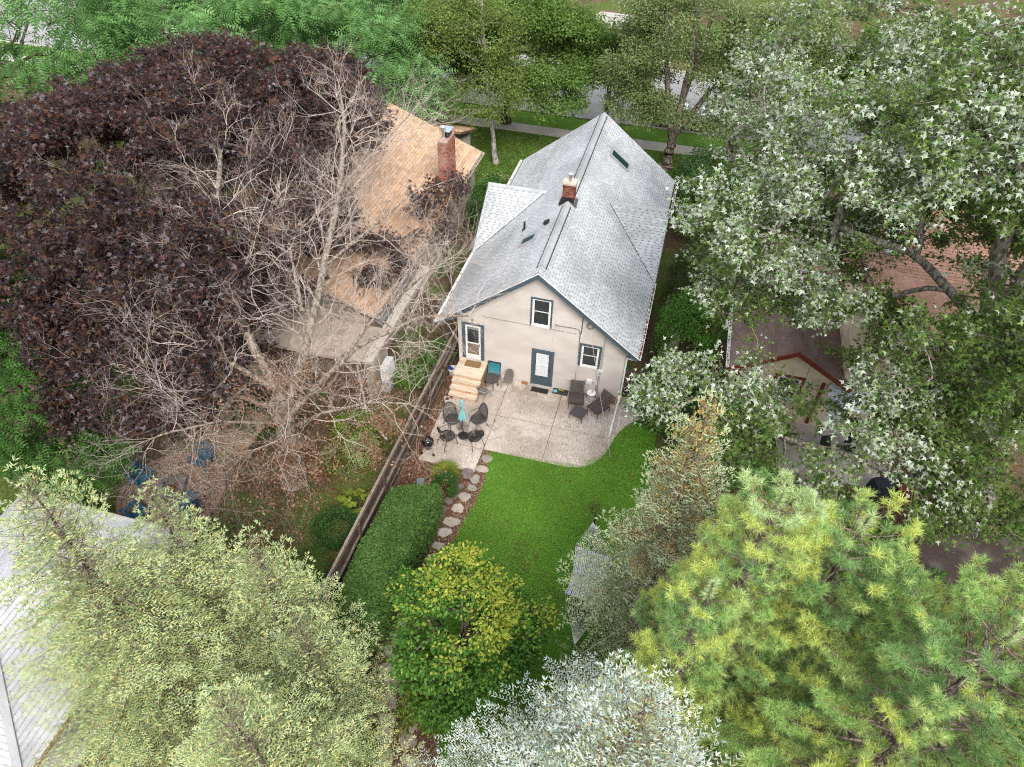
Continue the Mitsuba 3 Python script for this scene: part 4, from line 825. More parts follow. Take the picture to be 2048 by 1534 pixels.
put(c + '__flashing', M().box((-4.02, 10.55, 3.36), (-3.8, 12.3, 3.47), (.34, .24, .23)).box((-4.6, 10.5, 3.5), (-3.98, 10.69, 3.66), (.34, .24, .23)), 'paint')
put(c + '__flue', M().lathe([(.13, 6.25), (.13, 6.36), (.09, 6.37), (.09, 6.75), (.16, 6.76), (.16, 6.98), (.14, 7.0), (0, 7.0)], (-4.33, 11.1, 0), 18, (.72, .72, .72)), 'metal', 35)
put(c + '__flue_cap', M().box((-4.5, 11.2, 6.62), (-4.0, 11.95, 6.65), (.6, .66, .72)).box((-4.42, 11.3, 6.25), (-4.1, 11.85, 6.6), (.1, .09, .085)), 'metal')
# flat-roofed rear part in cream and the pale eave strip
put(O + '__flat_roof', M().box((-8.6, -3.55, 2.62), (-3.35, -1.12, 2.78), (.56, .45, .37), .02), 'rough'); put(O + '__flat_roof', M().box((-3.32, -3.5, 2.66), (-2.86, 4.1, 2.80), (.62, .55, .47), .03), 'rough')
put(O + '__roof_patch', M().box((-3.62, -1.0, 2.9), (-3.34, 3.9, 3.02), (.22, .22, .22), .01), 'rough')
m = M(); m.bar((-3.5, -3.62, 2.62), (-3.45, -3.62, .3), .07, .06, CRM, up=(0, 1, 0)); m.bar((-3.45, -3.65, .3), (-3.0, -4.4, .08), .08, .07, (.6, .52, .45)); m.bar((-3.0, -4.4, .08), (-1.7, -5.3, .05), .09, .07, (.66, .58, .5)); put(O + '__downspout', m, 'paint')
for k in range(11): put(O + '__siding_board', M().box((-8.4, -3.33, .1 + k * .22), (-3.32, -3.30, .30 + k * .22), jit([.17, .10, .075], .15), .004), 'timber')
t_ = thing('ac_unit', 'white air conditioner unit standing at the corner of the cream flat roof', 'air conditioner')
put(t_ + '__case', M().box((-.17, -.45, .35), (.17, .45, 1.2), (.72, .72, .71), .02).move((-2.9, -2.0, .3)), 'paint'); m = M()
for k in range(9): m.box((.17, -.4, .45 + k * .08), (.185, .4, .47 + k * .08), (.5, .5, .5))
put(t_ + '__grille', m.move((-2.9, -2.0, .3)), 'paint'); put(t_ + '__bracket', M().box((-.15, -.4, 0), (.15, -.34, .35), (.3, .3, .3)).box((-.15, .34, 0), (.15, .4, .35), (.3, .3, .3)).box((-.2, -.5, -.3), (.2, .5, 0), (.4, .38, .36)).move((-2.9, -2.0, .3)), 'paint')

# ---------------------------------------------------------------- house with the brown roof, behind the silver maple
B = thing('house', 'cream stucco house with dark red trim and brown roof behind the maple', 'house'); RED = A(.17, .032, .02)
CR2 = A(.70, .585, .42)
def gable_wall(key, x0, x1, y0, y1, ze, zr, col):
    e = trimesh.creation.extrude_polygon(sg.Polygon([(x0, -.1), (x1, -.1), (x1, ze), ((x0 + x1) / 2, zr), (x0, ze)]), y1 - y0, engine='earcut')
    return put(key, M().add(np.c_[e.vertices[:, 0], e.vertices[:, 2] + y0, e.vertices[:, 1]], e.faces[:, ::-1], col), 'rough')
gable_wall(B + '__wall', 12.75, 17.2, .9, 7, 3.0, 4.35, CR2); BR = A(.205, .145, .125)
bm = M(); xr = 14.975; S2 = .60; C2 = math.hypot(1, S2)
for sd in (-1, 1):
    P1 = (xr + sd * 2.55, 0, 3.0 - .1); U, W = (0, 1, 0), (-sd, 0, S2); pol = sg.Polygon([(.55, 0), (7.2, 0), (7.2, 2.55 * C2), (.55, 2.55 * C2)])
    slab(bm, P1, U, W, pol, .12, (.12, .09, .08)); shingles(B + '__roof', P1, U, W, pol, expo=.15, tabs=(.25, .32), gap=(.008, .012), col=BR, under=(.09, .065, .06), var=.14, n_parts=80 if sd < 0 else 20, seed=41 + sd)
    put(B + '__rake_board', M().bar((xr + sd * 2.58, .53, 2.78), (xr, .53, 4.31), .04, .2, RED, bev=.005), 'paint')
gutter(B, (12.4, .6, 2.86), (12.4, 7.1, 2.86), (-1, 0, 0), (.62, .64, .66), .13, 8, 12)
P1 = A(19.0, 6.8, 4.45); pol = sg.Polygon([(-6.2, 0), (6.5, 0), (6.5, 4.6), (-6.2, 4.6)]); BR2 = A(.40, .235, .175)
slab(bm, P1, (1, 0, 0), (0, 1, .5), pol, .14, (.15, .1, .08)); shingles(B + '__roof', P1, (1, 0, 0), (0, 1, .5), pol, expo=.17, tabs=(.28, .34), gap=(.008, .012), col=BR2, under=(.17, .1, .08), var=.12, cg=.012, n_parts=180, seed=44)
slab(bm, (19.0, 15.0, 4.45), (1, 0, 0), (0, -1, .5), sg.Polygon([(-6.2, 0), (6.5, 0), (6.5, 4.6), (-6.2, 4.6)]), .14, BR2)
pol2 = sg.Polygon([(0, 0), (0, 4.6), (5.9, 4.6), (5.9, 0)]); P4 = A(22.2, .9, 4.4); slab(bm, P4, (0, 1, 0), (-1, 0, .25), pol2, .12, BR2); shingles(B + '__roof', P4, (0, 1, 0), (-1, 0, .25), pol2, expo=.17, tabs=(.28, .34), gap=(.008, .012), col=BR2 * .95, under=(.17, .1, .08), n_parts=20, seed=45)
put(B + '__roof__deck', bm, 'shingle'); put(B + '__wall', M().box((13.2, 7.1, -.1), (25.0, 14.7, 4.3), CR2), 'rough'); put(B + '__wall', M().box((17.25, 1.05, -.1), (21.8, 7.0, 4.2), CR2 * .95), 'rough')
put(B + '__fascia', M().bar((12.8, 6.76, 4.36), (17.6, 6.76, 4.36), .08, .12, (.66, .66, .66)).bar((12.8, 6.8, 4.18), (17.6, 6.8, 4.18), .04, .2, RED), 'paint')
skylight(B, (19.15, 8.75, 5.42), (1, 0, 0), (0, 1, .5), .30, .62, (.20, .18, .17), (.55, .62, .68), .08)
sash_window(B, 14.45, 15.75, 1.30, 2.78, RED, .14, y=.9)
put(B + '__corner_board', M().box((12.85, .875, .1), (13.0, .91, 3.0), RED), 'paint'); put(B + '__corner_board', M().box((16.45, .865, .1), (16.6, .91, 2.7), RED), 'paint')
t_ = nk(B + '__awning'); m = M()
for k in range(9): put(t_ + '__slat', M().box((16.7, -.3 + k * .13, 2.42 + k * .035), (18.5, -.18 + k * .13, 2.45 + k * .035), jit([.62, .66, .72], .06), .004), 'paint')
put(B + '__antenna', M().tube([(15.6, .6, 4.6), (15.6, .5, 2.8)], .012, 5, (.15, .13, .12)).tube([(15.2, .5, 4.5), (16.1, .5, 4.45)], .012, 5, (.15, .13, .12)), 'paint')
put(B + '__door', M().box((17.0, 1.0, .05), (17.95, 1.08, 2.1), (.55, .58, .62), .01), 'paint')
t_ = thing('covered_grill', 'grill under a dark blue cover on the neighbour patio', 'grill cover')
V = _BS * A(.42, .33, .52) + _BD * .14; V = V * (1 - .12 * (V[:, 2:] / .5)) ; put(t_ + '__cover', M().add(V, _BF, (.018, .024, .034)).move((19.3, -2.6, .53), .3), 'paint', 50)
put(t_ + '__hem', M().box((-.46, -.37, 0), (.46, .37, .06), (.02, .025, .03), .02).move((19.3, -2.6, .02), .3), 'paint')
for i, (x, y, yw) in enumerate(((17.3, -.9, .4), (18.2, -.5, -.3))):
    t_ = thing('patio_chair', ('dark patio chair under the awning, nearer the stucco wall corner', 'dark patio chair under the awning, further from the wall corner')[i], 'chair', 'dark chairs under the awning')
    put(t_ + '__seat', M().box((-.28, -.28, .38), (.28, .28, .45), (.015, .018, .022), .03).move((x, y, 0), yw), 'paint'); put(t_ + '__backrest', M().bar((0, .27, .42), (0, .42, .95), .5, .06, (.015, .018, .022), up=(0, 1, 0), bev=.02).move((x, y, 0), yw), 'paint')
    for a in (-.25, .25):
        for b in (-.25, .25): put(t_ + '__leg', M().tube([(a, b, .4), (a, b, 0)], .02, 6, (.02, .02, .02)).move((x, y, 0), yw), 'paint')
put('wood_crate', M().box((-.3, -.25, 0), (.3, .25, .4), (.13, .04, .025), .02).move((20.4, -2.2, 0), .3), 'timber', label='dark red wooden crate beside the covered grill', cat='crate')
st = thing('shed', 'dark red shed deep under the silver maple', 'shed'); put(st + '__wall', M().box((19.8, -9.4, -.05), (24.0, -5.6, 2.3), (.12, .022, .014)), 'timber')
put(st + '__roof', M().bar((21.9, -9.8, 2.42), (21.9, -5.2, 2.42), 4.8, .12, (.06, .045, .04)), 'rough')
put(st + '__door', M().box((19.77, -8.6, .0), (19.8, -7.4, 1.95), (.10, .02, .013), .004), 'timber')
gh = thing('house', 'grey clapboard house glimpsed at the right edge behind the maple trunk', 'house'); m = M()
put(gh + '__wall', M().box((26.3, 3.6, -.1), (36, 14, 5.4), (.40, .39, .39)), 'rough')
for k in range(26): put(gh + '__clapboard', M().box((26.26, 3.6, .1 + k * .2), (26.3, 14, .29 + k * .2), jit([.42, .41, .41], .06), .004), 'paint')
put(gh + '__roof', M().bar((30.6, 3.2, 5.75), (30.6, 14.4, 5.75), 9.6, .25, (.2, .2, .2)), 'rough'); put(gh + '__window', M().box((26.2, 5.0, 2.2), (26.27, 6.1, 3.7), (.06, .09, .08), .02), 'gloss')

# ---------------------------------------------------------------- garage, bottom left
G_ = thing('garage', 'white garage with pale grey hip roof under the left spruces', 'garage')
gx0, gx1, gy0, gy1, gz = -12.6, -5.5, -21.6, -13.25, 2.5; GS = .42; GC = math.hypot(1, GS)
put(G_ + '__wall', M().box((gx0 + .4, gy0 + .4, -.1), (gx1 - .38, gy1 - .4, gz - .03), (.74, .71, .66)), 'rough')
hw = (gx1 - gx0) / 2; gm = M(); GCOL = A(.50, .485, .495)
for P0, U, W, ln in (((gx1, 0, gz), (0, 1, 0), (-1, 0, GS), (gy0, gy1)), ((gx0, 0, gz), (0, 1, 0), (1, 0, GS), (gy0, gy1)), ((0, gy1, gz), (1, 0, 0), (0, -1, GS), (gx0, gx1)), ((0, gy0, gz), (1, 0, 0), (0, 1, GS), (gx0, gx1))):
    a, b = ln; pol = sg.Polygon([(a, 0), (b, 0), (b - hw, hw * GC), (a + hw, hw * GC)]) if b - a > 2 * hw + .1 else sg.Polygon([(a, 0), (b, 0), ((a + b) / 2, hw * GC)])
    slab(gm, P0, U, W, pol, .1, (.09, .09, .09)); near = U[1] == 1 and P0[0] == gx1 or (U[0] == 1 and P0[1] == gy1)
    shingles(G_ + '__roof', P0, U, W, pol, expo=.16, tabs=(.30, .34), gap=(.010, .014), col=GCOL, under=(.10, .10, .105), var=.09, cg=.013, n_parts=140 if near else 0, seed=51 + int(abs(P0[0])))
put(G_ + '__roof__deck', gm, 'paint'); m = M()
for (a, b) in (((gx1, gy0), (gx1, gy1)), ((gx0, gy1), (gx1, gy1))): put(G_ + '__fascia', M().bar((*a, gz - .07), (*b, gz - .07), .05, .13, (.36, .20, .12), bev=.004), 'paint')
for (a, b) in (((gx1, gy1), (gx1 - hw, gy1 - hw)), ((gx1, gy0), (gx1 - hw, gy0 + hw)), ((gx0, gy1), (gx0 + hw, gy1 - hw))): put(G_ + '__roof__hip_cap', M().bar((*a, gz + .03), (*b, gz + hw * GS + .03), .22, .03, (.40, .39, .395)), 'shingle')

# ---------------------------------------------------------------- white car in the street
c_ = thing('parked_car', 'white car parked on the street behind the multi-stemmed tree', 'car'); CW = A(.74, .74, .73)
def carsec(x, w, z0, z1): return [(x, -w, z0), (x, -w * 1.0, z0 + .25 * (z1 - z0)), (x, -w * .97, z1 - .08), (x, -w * .86, z1), (x, w * .86, z1), (x, w * .97, z1 - .08), (x, w, z0 + .25 * (z1 - z0)), (x, w, z0)]
def loft(secs, col):
    S = np.array(secs); n = S.shape[1]; k = np.arange(n); k1 = (k + 1) % n; F = []
    for a in range(len(S) - 1): F += [np.stack([a * n + k, (a + 1) * n + k, (a + 1) * n + k1, a * n + k1], 1)]
    V = S.reshape(-1, 3); F = np.vstack(F); F = np.vstack([F[:, [0, 1, 2]], F[:, [0, 2, 3]]]); e0 = np.stack([k[1:-1] * 0, k[1:-1], k[2:]], 1); F = np.vstack([F, e0, (len(S) - 1) * n + e0[:, ::-1]]); return M().add(V, F, col)
CP, CYAW = (7.7, 31.2, 0), 0.0
put(c_ + '__body', loft([carsec(*s_) for s_ in ((-2.25, .72, .45, .75), (-2.2, .82, .32, .92), (-1.5, .88, .25, 1.0), (.6, .9, .22, .98), (1.5, .88, .24, .92), (2.15, .8, .30, .80), (2.28, .66, .42, .68))], CW).move(CP, CYAW), 'gloss', 40)
put(c_ + '__roof', loft([carsec(*s_) for s_ in ((-1.35, .66, 1.36, 1.42), (-.9, .70, 1.38, 1.47), (.2, .70, 1.38, 1.48), (.6, .64, 1.36, 1.42))], CW).move(CP, CYAW), 'gloss', 40)
put(c_ + '__glasshouse', loft([carsec(*s_) for s_ in ((-1.95, .74, .95, 1.0), (-1.35, .72, .95, 1.38), (.6, .72, .95, 1.38), (1.35, .78, .9, .96))], (.02, .025, .028)).move(CP, CYAW), 'glass', 40)
for x in (-1.4, 1.4):
    for s_ in (-1, 1):
        w_ = put(c_ + '__wheel', M().lathe([(.12, -.1), (.33, -.1), (.34, 0), (.33, .1), (.12, .1)], (0, 0, 0), 24, (.015, .015, .015)).move((CP[0] + x, CP[1] + s_ * .8, .33), R=rotx(PI / 2)), 'paint', 35)
        put(w_ + '__rim', M().lathe([(0, -.105), (.2, -.105), (.2, .105), (0, .105)], (0, 0, 0), 14, (.5, .5, .5)).move((CP[0] + x, CP[1] + s_ * .8, .33), R=rotx(PI / 2)), 'metal', 35)
for s_ in (-1, 1): put(c_ + '__headlight', M().box((2.08, s_ * .62 - .16, .62), (2.24, s_ * .62 + .16, .76), (.7, .45, .12), .03).move(CP, CYAW), 'gloss')
put(c_ + '__bumper', M().box((2.2, -.5, .34), (2.30, .5, .48), (.06, .06, .06), .03).move(CP, CYAW), 'paint')
for s_ in (-1, 1): put(c_ + '__mirror', M().box((.75, s_ * .98 - .1, .95), (.95, s_ * .98 + .1, 1.1), CW, .03).move(CP, CYAW), 'gloss')
# ---------------------------------------------------------------- foliage tools
def tri_fan(P): P = np.asarray(P, float); n = len(P); return P, np.stack([np.zeros(n - 2, int), np.arange(1, n - 1), np.arange(2, n)], 1)
OVATE = (A([0, 0, 0], [.45, -.30, -.06], [1, 0, -.05], [.45, .30, -.06]).reshape(4, 3), np.array([[0, 1, 2], [0, 2, 3]]))
LOBED = (A([0, 0, 0], [.30, -.52, -.10], [.42, -.17, 0], [1, 0, -.12], [.42, .17, 0], [.30, .52, -.10]).reshape(6, 3), np.array([[0, 1, 2], [0, 2, 4], [2, 3, 4], [0, 4, 5]]))
NARROW = (A([0, 0, 0], [.5, -.13, .03], [1, 0, -.1], [.5, .13, .03]).reshape(4, 3), np.array([[0, 1, 2], [0, 2, 3]]))
def _frond(n=5, w=.30):
    V, F = [], []
    for k in range(n):
        x = .08 + .84 * k / (n - 1); l = w * (1 - .6 * abs(2 * k / (n - 1) - .9) ** 2)
        for s_ in (-1, 1):
            b = len(V); z = -.25 * x * x; V += [[x - .06, 0, z], [x + .08, s_ * l, z - .05], [x + .07, 0, z]]; F.append([b, b + 1, b + 2])
    return np.array(V, float), np.array(F)
FROND = _frond()
SHOOT = (A([0, 0, 0], [.4, .17, .02], [1, 0, 0], [.4, -.17, .02], [.4, .02, .17], [.4, -.02, -.17]).reshape(6, 3), np.array([[0, 1, 2], [0, 2, 3], [0, 4, 2], [0, 2, 5]]))
def _bristle(n, spread, seed, w=.03, inner=.25, tip=.0):
    """needles standing out round a short twig along x"""
    rg = np.random.default_rng(seed); V, F = [], []
    for k in range(n):
        x = rg.uniform(0, 1 - inner) ; a = rg.uniform(0, 2 * PI); e = rg.uniform(*spread); d = A(math.cos(e), math.sin(e) * math.cos(a), math.sin(e) * math.sin(a)); l = inner * 1.0 * rg.uniform(.8, 1.15)
        s_ = unit(np.cross(d, A(rg.normal(), rg.normal(), rg.normal()))) * w; p = A(x, 0, 0); b = len(V); V += [p - s_, p + s_, p + d * l]; F.append([b, b + 1, b + 2])
    return np.array(V), np.array(F)
def _finger():
    V, F = [], []
    for k in range(3):
        a = k * PI / 3; c, s_ = math.cos(a), math.sin(a); b = len(V)
        for x, y in ((0, 0), (.12, .15), (.55, .20), (.92, .12), (1.02, 0), (.92, -.12), (.55, -.20), (.12, -.15)): V.append([x, y * c, y * s_])
        F += [[b, b + 1, b + 7], [b + 1, b + 2, b + 6], [b + 1, b + 6, b + 7], [b + 2, b + 3, b + 5], [b + 2, b + 5, b + 6], [b + 3, b + 4, b + 5]]
    return np.array(V, float), np.array(F)
FINGER = _finger()
def scatter(m, tpl, P, X, N, S, C):
    t, f = tpl; P, X, N = np.asarray(P), unit(X), np.asarray(N); Y = unit(np.cross(N, X)); Z = np.cross(X, Y); S = np.broadcast_to(S, (len(P),))
    V = P[:, None] + S[:, None, None] * (t[None, :, 0:1] * X[:, None] + t[None, :, 1:2] * Y[:, None] + t[None, :, 2:3] * Z[:, None]); k = len(t)
    F = (np.arange(len(P))[:, None, None] * k + f).reshape(-1, 3); return m.add(V.reshape(-1, 3), F, np.repeat(np.clip(C, 0, 1), k, 0))
def pick(rg, cols, n, w=None, var=.22):
    cols = np.asarray(cols, float); return cols[rg.choice(len(cols), n, p=w)] * rg.uniform(1 - var, 1 + var, (n, 1))
def rnd_dir(rg, n): return unit(rg.normal(size=(n, 3)))
def blob_points(rg, blobs, n, gap=.42, scale=.45, inner=.55, low=-.55):
    """cluster centres in the outer part of some ellipsoids, with holes"""
    vol = np.array([np.prod(r) ** (2 / 3) for c, r in blobs]); out = []
    while len(out) < n:
        b = rg.choice(len(blobs), p=vol / vol.sum()); c, r = blobs[b]; d = rnd_dir(rg, 1)[0]
        if d[2] < low: continue
        p = A(*c) + d * A(*r) * rg.uniform(inner, 1.0) ** .6
        if meshkit.fbm(p * scale, 2, 5) < gap: continue
        out.append(p)
    return np.array(out)
def leaves(m, rg, Q, R, per, tpl, size, cols, w=None, up=.8, droop=.25, flat=.7, center=None, var=.22, tipcol=None, flip=None):
    n = len(Q) * per; Qi = np.repeat(np.arange(len(Q)), per); d = rnd_dir(rg, n); off = d * (rg.random((n, 1)) ** .5) * (R if np.isscalar(R) else R[Qi, None]) * A(1, 1, flat); P = Q[Qi] + off
    o = unit(off + 1e-6) if center is None else unit(off + .5 * (P - A(*center)) / np.linalg.norm(P - A(*center), axis=1, keepdims=True) * np.linalg.norm(off, axis=1, keepdims=True))
    X = unit(o * A(1, 1, .4) + rg.normal(0, .45, (n, 3)) + A(0, 0, -droop)); N = rg.normal(0, .5, (n, 3)) + A(0, 0, up) + .3 * o
    tone = np.repeat(rg.uniform(.78, 1.2, len(Q)), per)[:, None]
    C = pick(rg, cols, n, w, var) * tone
    if tipcol is not None:
        amt, tc = tipcol(P, Q[Qi], rg); C = np.where((rg.random(n) < amt)[:, None], pick(rg, tc, n, None, .15), C)
    return scatter(m, tpl, P, X, N, rg.uniform(size[0], size[1], n), C)
def branches(trunk, Q, rg, r_tip=.012, curve=.12, max_r=None, n_seg=5, sides=5, col=(.19, .155, .13), jitter=.25):
    """grows limbs from a trunk polyline to the points Q; returns one mesh. Nearest points are joined first, so limbs carry what lies further out."""
    trunk = np.asarray(trunk, float); nodes = [p for p in trunk]; parent = [-1] + list(range(len(trunk) - 1)); ref = trunk[-1]
    dist = np.min(np.linalg.norm(Q[:, None] - trunk[None], axis=2), axis=1); order = np.argsort(dist); dn = [0.0] * len(trunk)
    for i in order:
        q = Q[i]; NN = np.array(nodes); d = np.linalg.norm(NN - q, axis=1); c = d + .35 * np.array(dn) + .8 * np.maximum(0, NN[:, 2] - q[2] + .2 * d); k = int(np.argmin(c)); parent.append(k); nodes.append(q); dn.append(dn[k] + d[k])
    nn = len(nodes); cnt = np.ones(nn)
    for i in range(nn - 1, len(trunk) - 1, -1): cnt[parent[i]] += cnt[i]
    m = M(); dirs = {}
    for i in range(len(trunk), nn):
        a, b = nodes[parent[i]], nodes[i]; L = np.linalg.norm(b - a); k = parent[i]; d0 = dirs.get(k, unit(b - a) * .6 + A(0, 0, .5)); t = np.linspace(0, 1, n_seg)[:, None]
        c = a + unit(d0) * L * .4; P = (1 - t) ** 2 * a + 2 * t * (1 - t) * c + t * t * b; P[1:-1] += rg.normal(0, curve * L * .15, (n_seg - 2, 3)); dirs[i] = unit(b - c)
        r0, r1 = r_tip * cnt[i] ** .55, r_tip * max(cnt[i] - 1, .5) ** .52
        m.tube(P, np.linspace(min(r0, max_r or 9), min(r1, max_r or 9), n_seg), sides if r0 > .03 else 4, jit(col, .15, rg), cap=False)
    return m
def trunk_mesh(P, r0, r1, col, rg, sides=10, flare=1.5):
    P = np.asarray(P, float); t = np.linspace(0, 1, 14); s_ = np.r_[0, np.cumsum(np.linalg.norm(np.diff(P, axis=0), axis=1))]; s_ /= s_[-1]; Pn = np.stack([np.interp(t, s_, P[:, k]) for k in range(3)], 1); Pn[1:-1, :2] += rg.normal(0, r0 * .12, (12, 2))
    r = r0 + (r1 - r0) * t; r[0] *= flare; r[1] *= 1 + (flare - 1) * .3; return M().tube(Pn, r, sides, col, cap=False)
def broadleaf(name, label, trunk, r0, blobs, n, per, R, tpl, size, cols, w=None, seed=0, bark=(.19, .155, .13), r_tip=.012, group=None, gap=.42, scale=.45, inner=.5, cat='tree', up=.8, droop=.25, low=-.55, tipcol=None, limbs=(), flat=.7, max_r=None, mat='leaf', sets=None, var=.22):
    rg = np.random.default_rng(seed); t_ = thing(name, label, cat, group); trunk = np.asarray(trunk, float); Q = blob_points(rg, blobs, n, gap, scale, inner, low); c = np.mean([b[0] for b in blobs], axis=0)
    put(t_ + '__trunk', trunk_mesh(trunk, r0, r0 * .6, bark, rg), 'bark', True); nodes = [p for p in np.linspace(0, 1, 8)]
    dense = [trunk[0] + 0 * trunk[0]] ; tp = np.vstack([np.linspace(a, b, 5)[:-1] for a, b in zip(trunk[:-1], trunk[1:])] + [trunk[-1:]]); tp = tp[len(tp) // 2:]
    for L_, ra, rb in limbs:
        L_ = np.asarray(L_, float); put(t_ + '__limb', trunk_mesh(L_, ra, rb, bark, rg, 9, 1.1), 'bark', True); tp = np.vstack([tp] + [np.linspace(a, b, 5)[1:] for a, b in zip(L_[:-1], L_[1:])])
    # the limbs' points stand as further roots for the twigs
    put(t_ + '__branches', branches(tp, Q, rg, r_tip, col=bark, max_r=max_r), 'bark', True, kind='stuff')
    if sets is not None:
        items = []
        for q in Q:
            o = q - c; az = math.atan2(o[1], o[0]); ks = sets(q, rg); items.append((ks[rg.integers(len(ks))], rotz(az + rg.normal(0, .5)) @ roty(rg.normal(.1, .25)) @ rotx(rg.normal(0, .25)), q, rg.uniform(.85, 1.3)))
        copies(t_ + '__crown', items); return t_
    m = M(); leaves(m, rg, Q, R, per, tpl, size, cols, w, up, droop, flat, c, var, tipcol); put(t_ + '__crown', m, mat, kind='stuff'); return t_
def group(key, m, mat):
    V, F, C = m.get(); scene[key] = {'type': 'shapegroup', 'piece': mikit.ply((V, F), mat, uv=pack(C))}; return key
def put_copy(key, g, R, p, k=1.0):
    m4 = np.eye(4); m4[:3, :3] = np.asarray(R) * k; m4[:3, 3] = p; scene[nk(key)] = {'type': 'instance', 'to_world': T(m4), 'of': {'type': 'ref', 'id': g}}
def copies(part, items):
    """many copies of small groups as ONE part: part__001, part__002 ..."""
    labels[part] = {'kind': 'stuff'}
    for q, (g, R, p, k) in enumerate(items):
        m4 = np.eye(4); m4[:3, :3] = np.asarray(R) * k; m4[:3, 3] = p; scene[f'{part}__{q + 1:03d}'] = {'type': 'instance', 'to_world': T(m4), 'of': {'type': 'ref', 'id': g}}
def brush(n, l, ang, w, core, seed, taper=.5):
    """a twig along x clothed in needles: l is a needle's length, ang its angle off the twig"""
    rg = np.random.default_rng(seed); V, F = [], []
    for k in range(n):
        x = (k + rg.random()) / n * .95; a = k * 2.4 + rg.normal(0, .3); e = rg.uniform(*ang) * (1 if x < .85 else .5); d = A(math.cos(e), math.sin(e) * math.cos(a), math.sin(e) * math.sin(a)); ll = l * rg.uniform(.8, 1.15) * (1 - taper * max(0, x - .6)); s_ = unit(np.cross(d, A(rg.normal(), rg.normal(), rg.normal()))) * w; p = A(x, 0, 0); b = len(V); V += [p - s_, p + s_, p + d * ll]; F.append([b, b + 1, b + 2])
    b = len(V); V += [A(0, 0, 0), A(.5, core, 0), A(1.02, 0, 0), A(.5, -core, 0), A(.5, 0, core), A(.5, 0, -core)]; F += [[b, b + 1, b + 2], [b, b + 2, b + 3], [b, b + 4, b + 2], [b, b + 2, b + 5]]
    return np.array(V), np.array(F)
CLASSES = (.45, .8, 1.3, 1.9, 2.6, 3.5, 4.6)
def branch_set(prefix, tpl, cols, tipcols, shoot, seed, step=.17, sp=.095, droop=.26, side=.50, inner=None, n_var=3):
    """flat sprays of conifer branches along x in several lengths; returns {class: [keys]}"""
    out = {}
    for ci, L in enumerate(CLASSES):
        for v in range(n_var):
            rg = np.random.default_rng(seed * 100 + ci * 10 + v); P, X, tf = [], [], []; cur = lambda t: A(L * t, .05 * L * math.sin(3 * t + v), -L * droop * t * (1 - .72 * t)); nB = max(2, int(L * .86 / step)); gap0 = rg.uniform(.3, .9)
            for t in np.linspace(.06, .97, nB):
                if abs(t - gap0) < .05 and L > 1.5: continue
                pb = cur(t); tg = unit(cur(min(t + .03, 1)) - cur(t - .03)); sd = A(-tg[1], tg[0], 0)
                for s_ in (-1, 1):
                    l = (side * L * (1 - t) ** .7 * min(1, .35 + 1.6 * t) + .13 + .05 * L) * rg.uniform(.5, 1.25); d = unit(tg * .8 + sd * s_ * .72 + A(0, 0, rg.normal(-.05, .09))); ns = max(1, int(l / sp)); u = (np.arange(ns) + .6) / ns; pp = pb + d * (u * l)[:, None] + A(0, 0, -.08 * l) * (u ** 2)[:, None]
                    for s2 in (-1, 0, 1):
                        q = pp[-1:] if s2 == 0 else pp; dd = np.tile(d if s2 == 0 else unit(d * .75 + np.cross(d, A(0, 0, 1)) * s2 * .65), (len(q), 1)) + rg.normal(0, .15, (len(q), 3)) + A(0, 0, .22)
                        P.append(q); X.append(dd); tf.append(np.full(len(q), t) if s2 else np.full(1, min(1, t + .3)))
            P.append(cur(1.0)[None]); X.append(A(1, 0, .2)[None]); tf.append(A(1.0)); P, X, tf = np.vstack(P), np.vstack(X), np.concatenate(tf); n = len(P); C = pick(rg, cols, n, None, .2) * rg.uniform(.88, 1.12)
            hit = rg.random(n) < np.clip((tf - .30) * 1.3, 0, .85); C = np.where(hit[:, None], pick(rg, tipcols, n, None, .13), C)
            if inner is not None: hit = rg.random(n) < np.clip((.38 - tf) * 2, 0, .6); C = np.where(hit[:, None], pick(rg, inner, n, None, .2), C)
            m = M(); scatter(m, tpl, P, X, rg.normal(size=(n, 3)), rg.uniform(*shoot, n), C); out.setdefault(ci, []).append(group(f'{prefix}_spray_{ci}{v}', m, 'needle'))
    return out
def leaf_set(prefix, n_var, per, R, tpl, size, cols, w, seed, white=0.0, wcols=None, twig=(.22, .18, .15), up=.8, droop=.3, flat=.65):
    out = []
    for v in range(n_var):
        rg = np.random.default_rng(seed * 50 + v); m = M(); nt = 7
        for k in range(nt):                                         # leaves sit along short twigs that fan out from the cluster's foot
            a = rg.normal(0, 1.0) if k else 0; e = rg.normal(.15, .35); d = A(math.cos(a) * math.cos(e), math.sin(a) * math.cos(e), math.sin(e) * flat * 1.3); L = R * rg.uniform(.8, 1.5); foot = A(-R * .45, 0, 0); m.tube([foot, foot + d * L * .5 + A(0, 0, .03), foot + d * L], [.012, .008, .004], 3, twig, cap=False); n = per // nt; u = rg.random(n) ** .7; P = foot + d * (u * L)[:, None] + rg.normal(0, .10 * R / .66, (n, 3)) * A(1, 1, .8); X = d + rg.normal(0, .75, (n, 3)) + A(0, 0, -droop); N = rg.normal(0, .5, (n, 3)) + A(0, 0, up); C = pick(rg, cols, n, w, .22) * rg.uniform(.85, 1.15)
            if white: tipw = white * (.25 + .95 * u) * (1.25 if k % 2 else .6); C = np.where((rg.random(n) < tipw)[:, None], pick(rg, wcols, n, None, .12), C)
            scatter(m, tpl, P, X, N, rg.uniform(*size, n), C)
        out.append(group(f'{prefix}_leaves_{v}', m, 'leaf'))
    return out
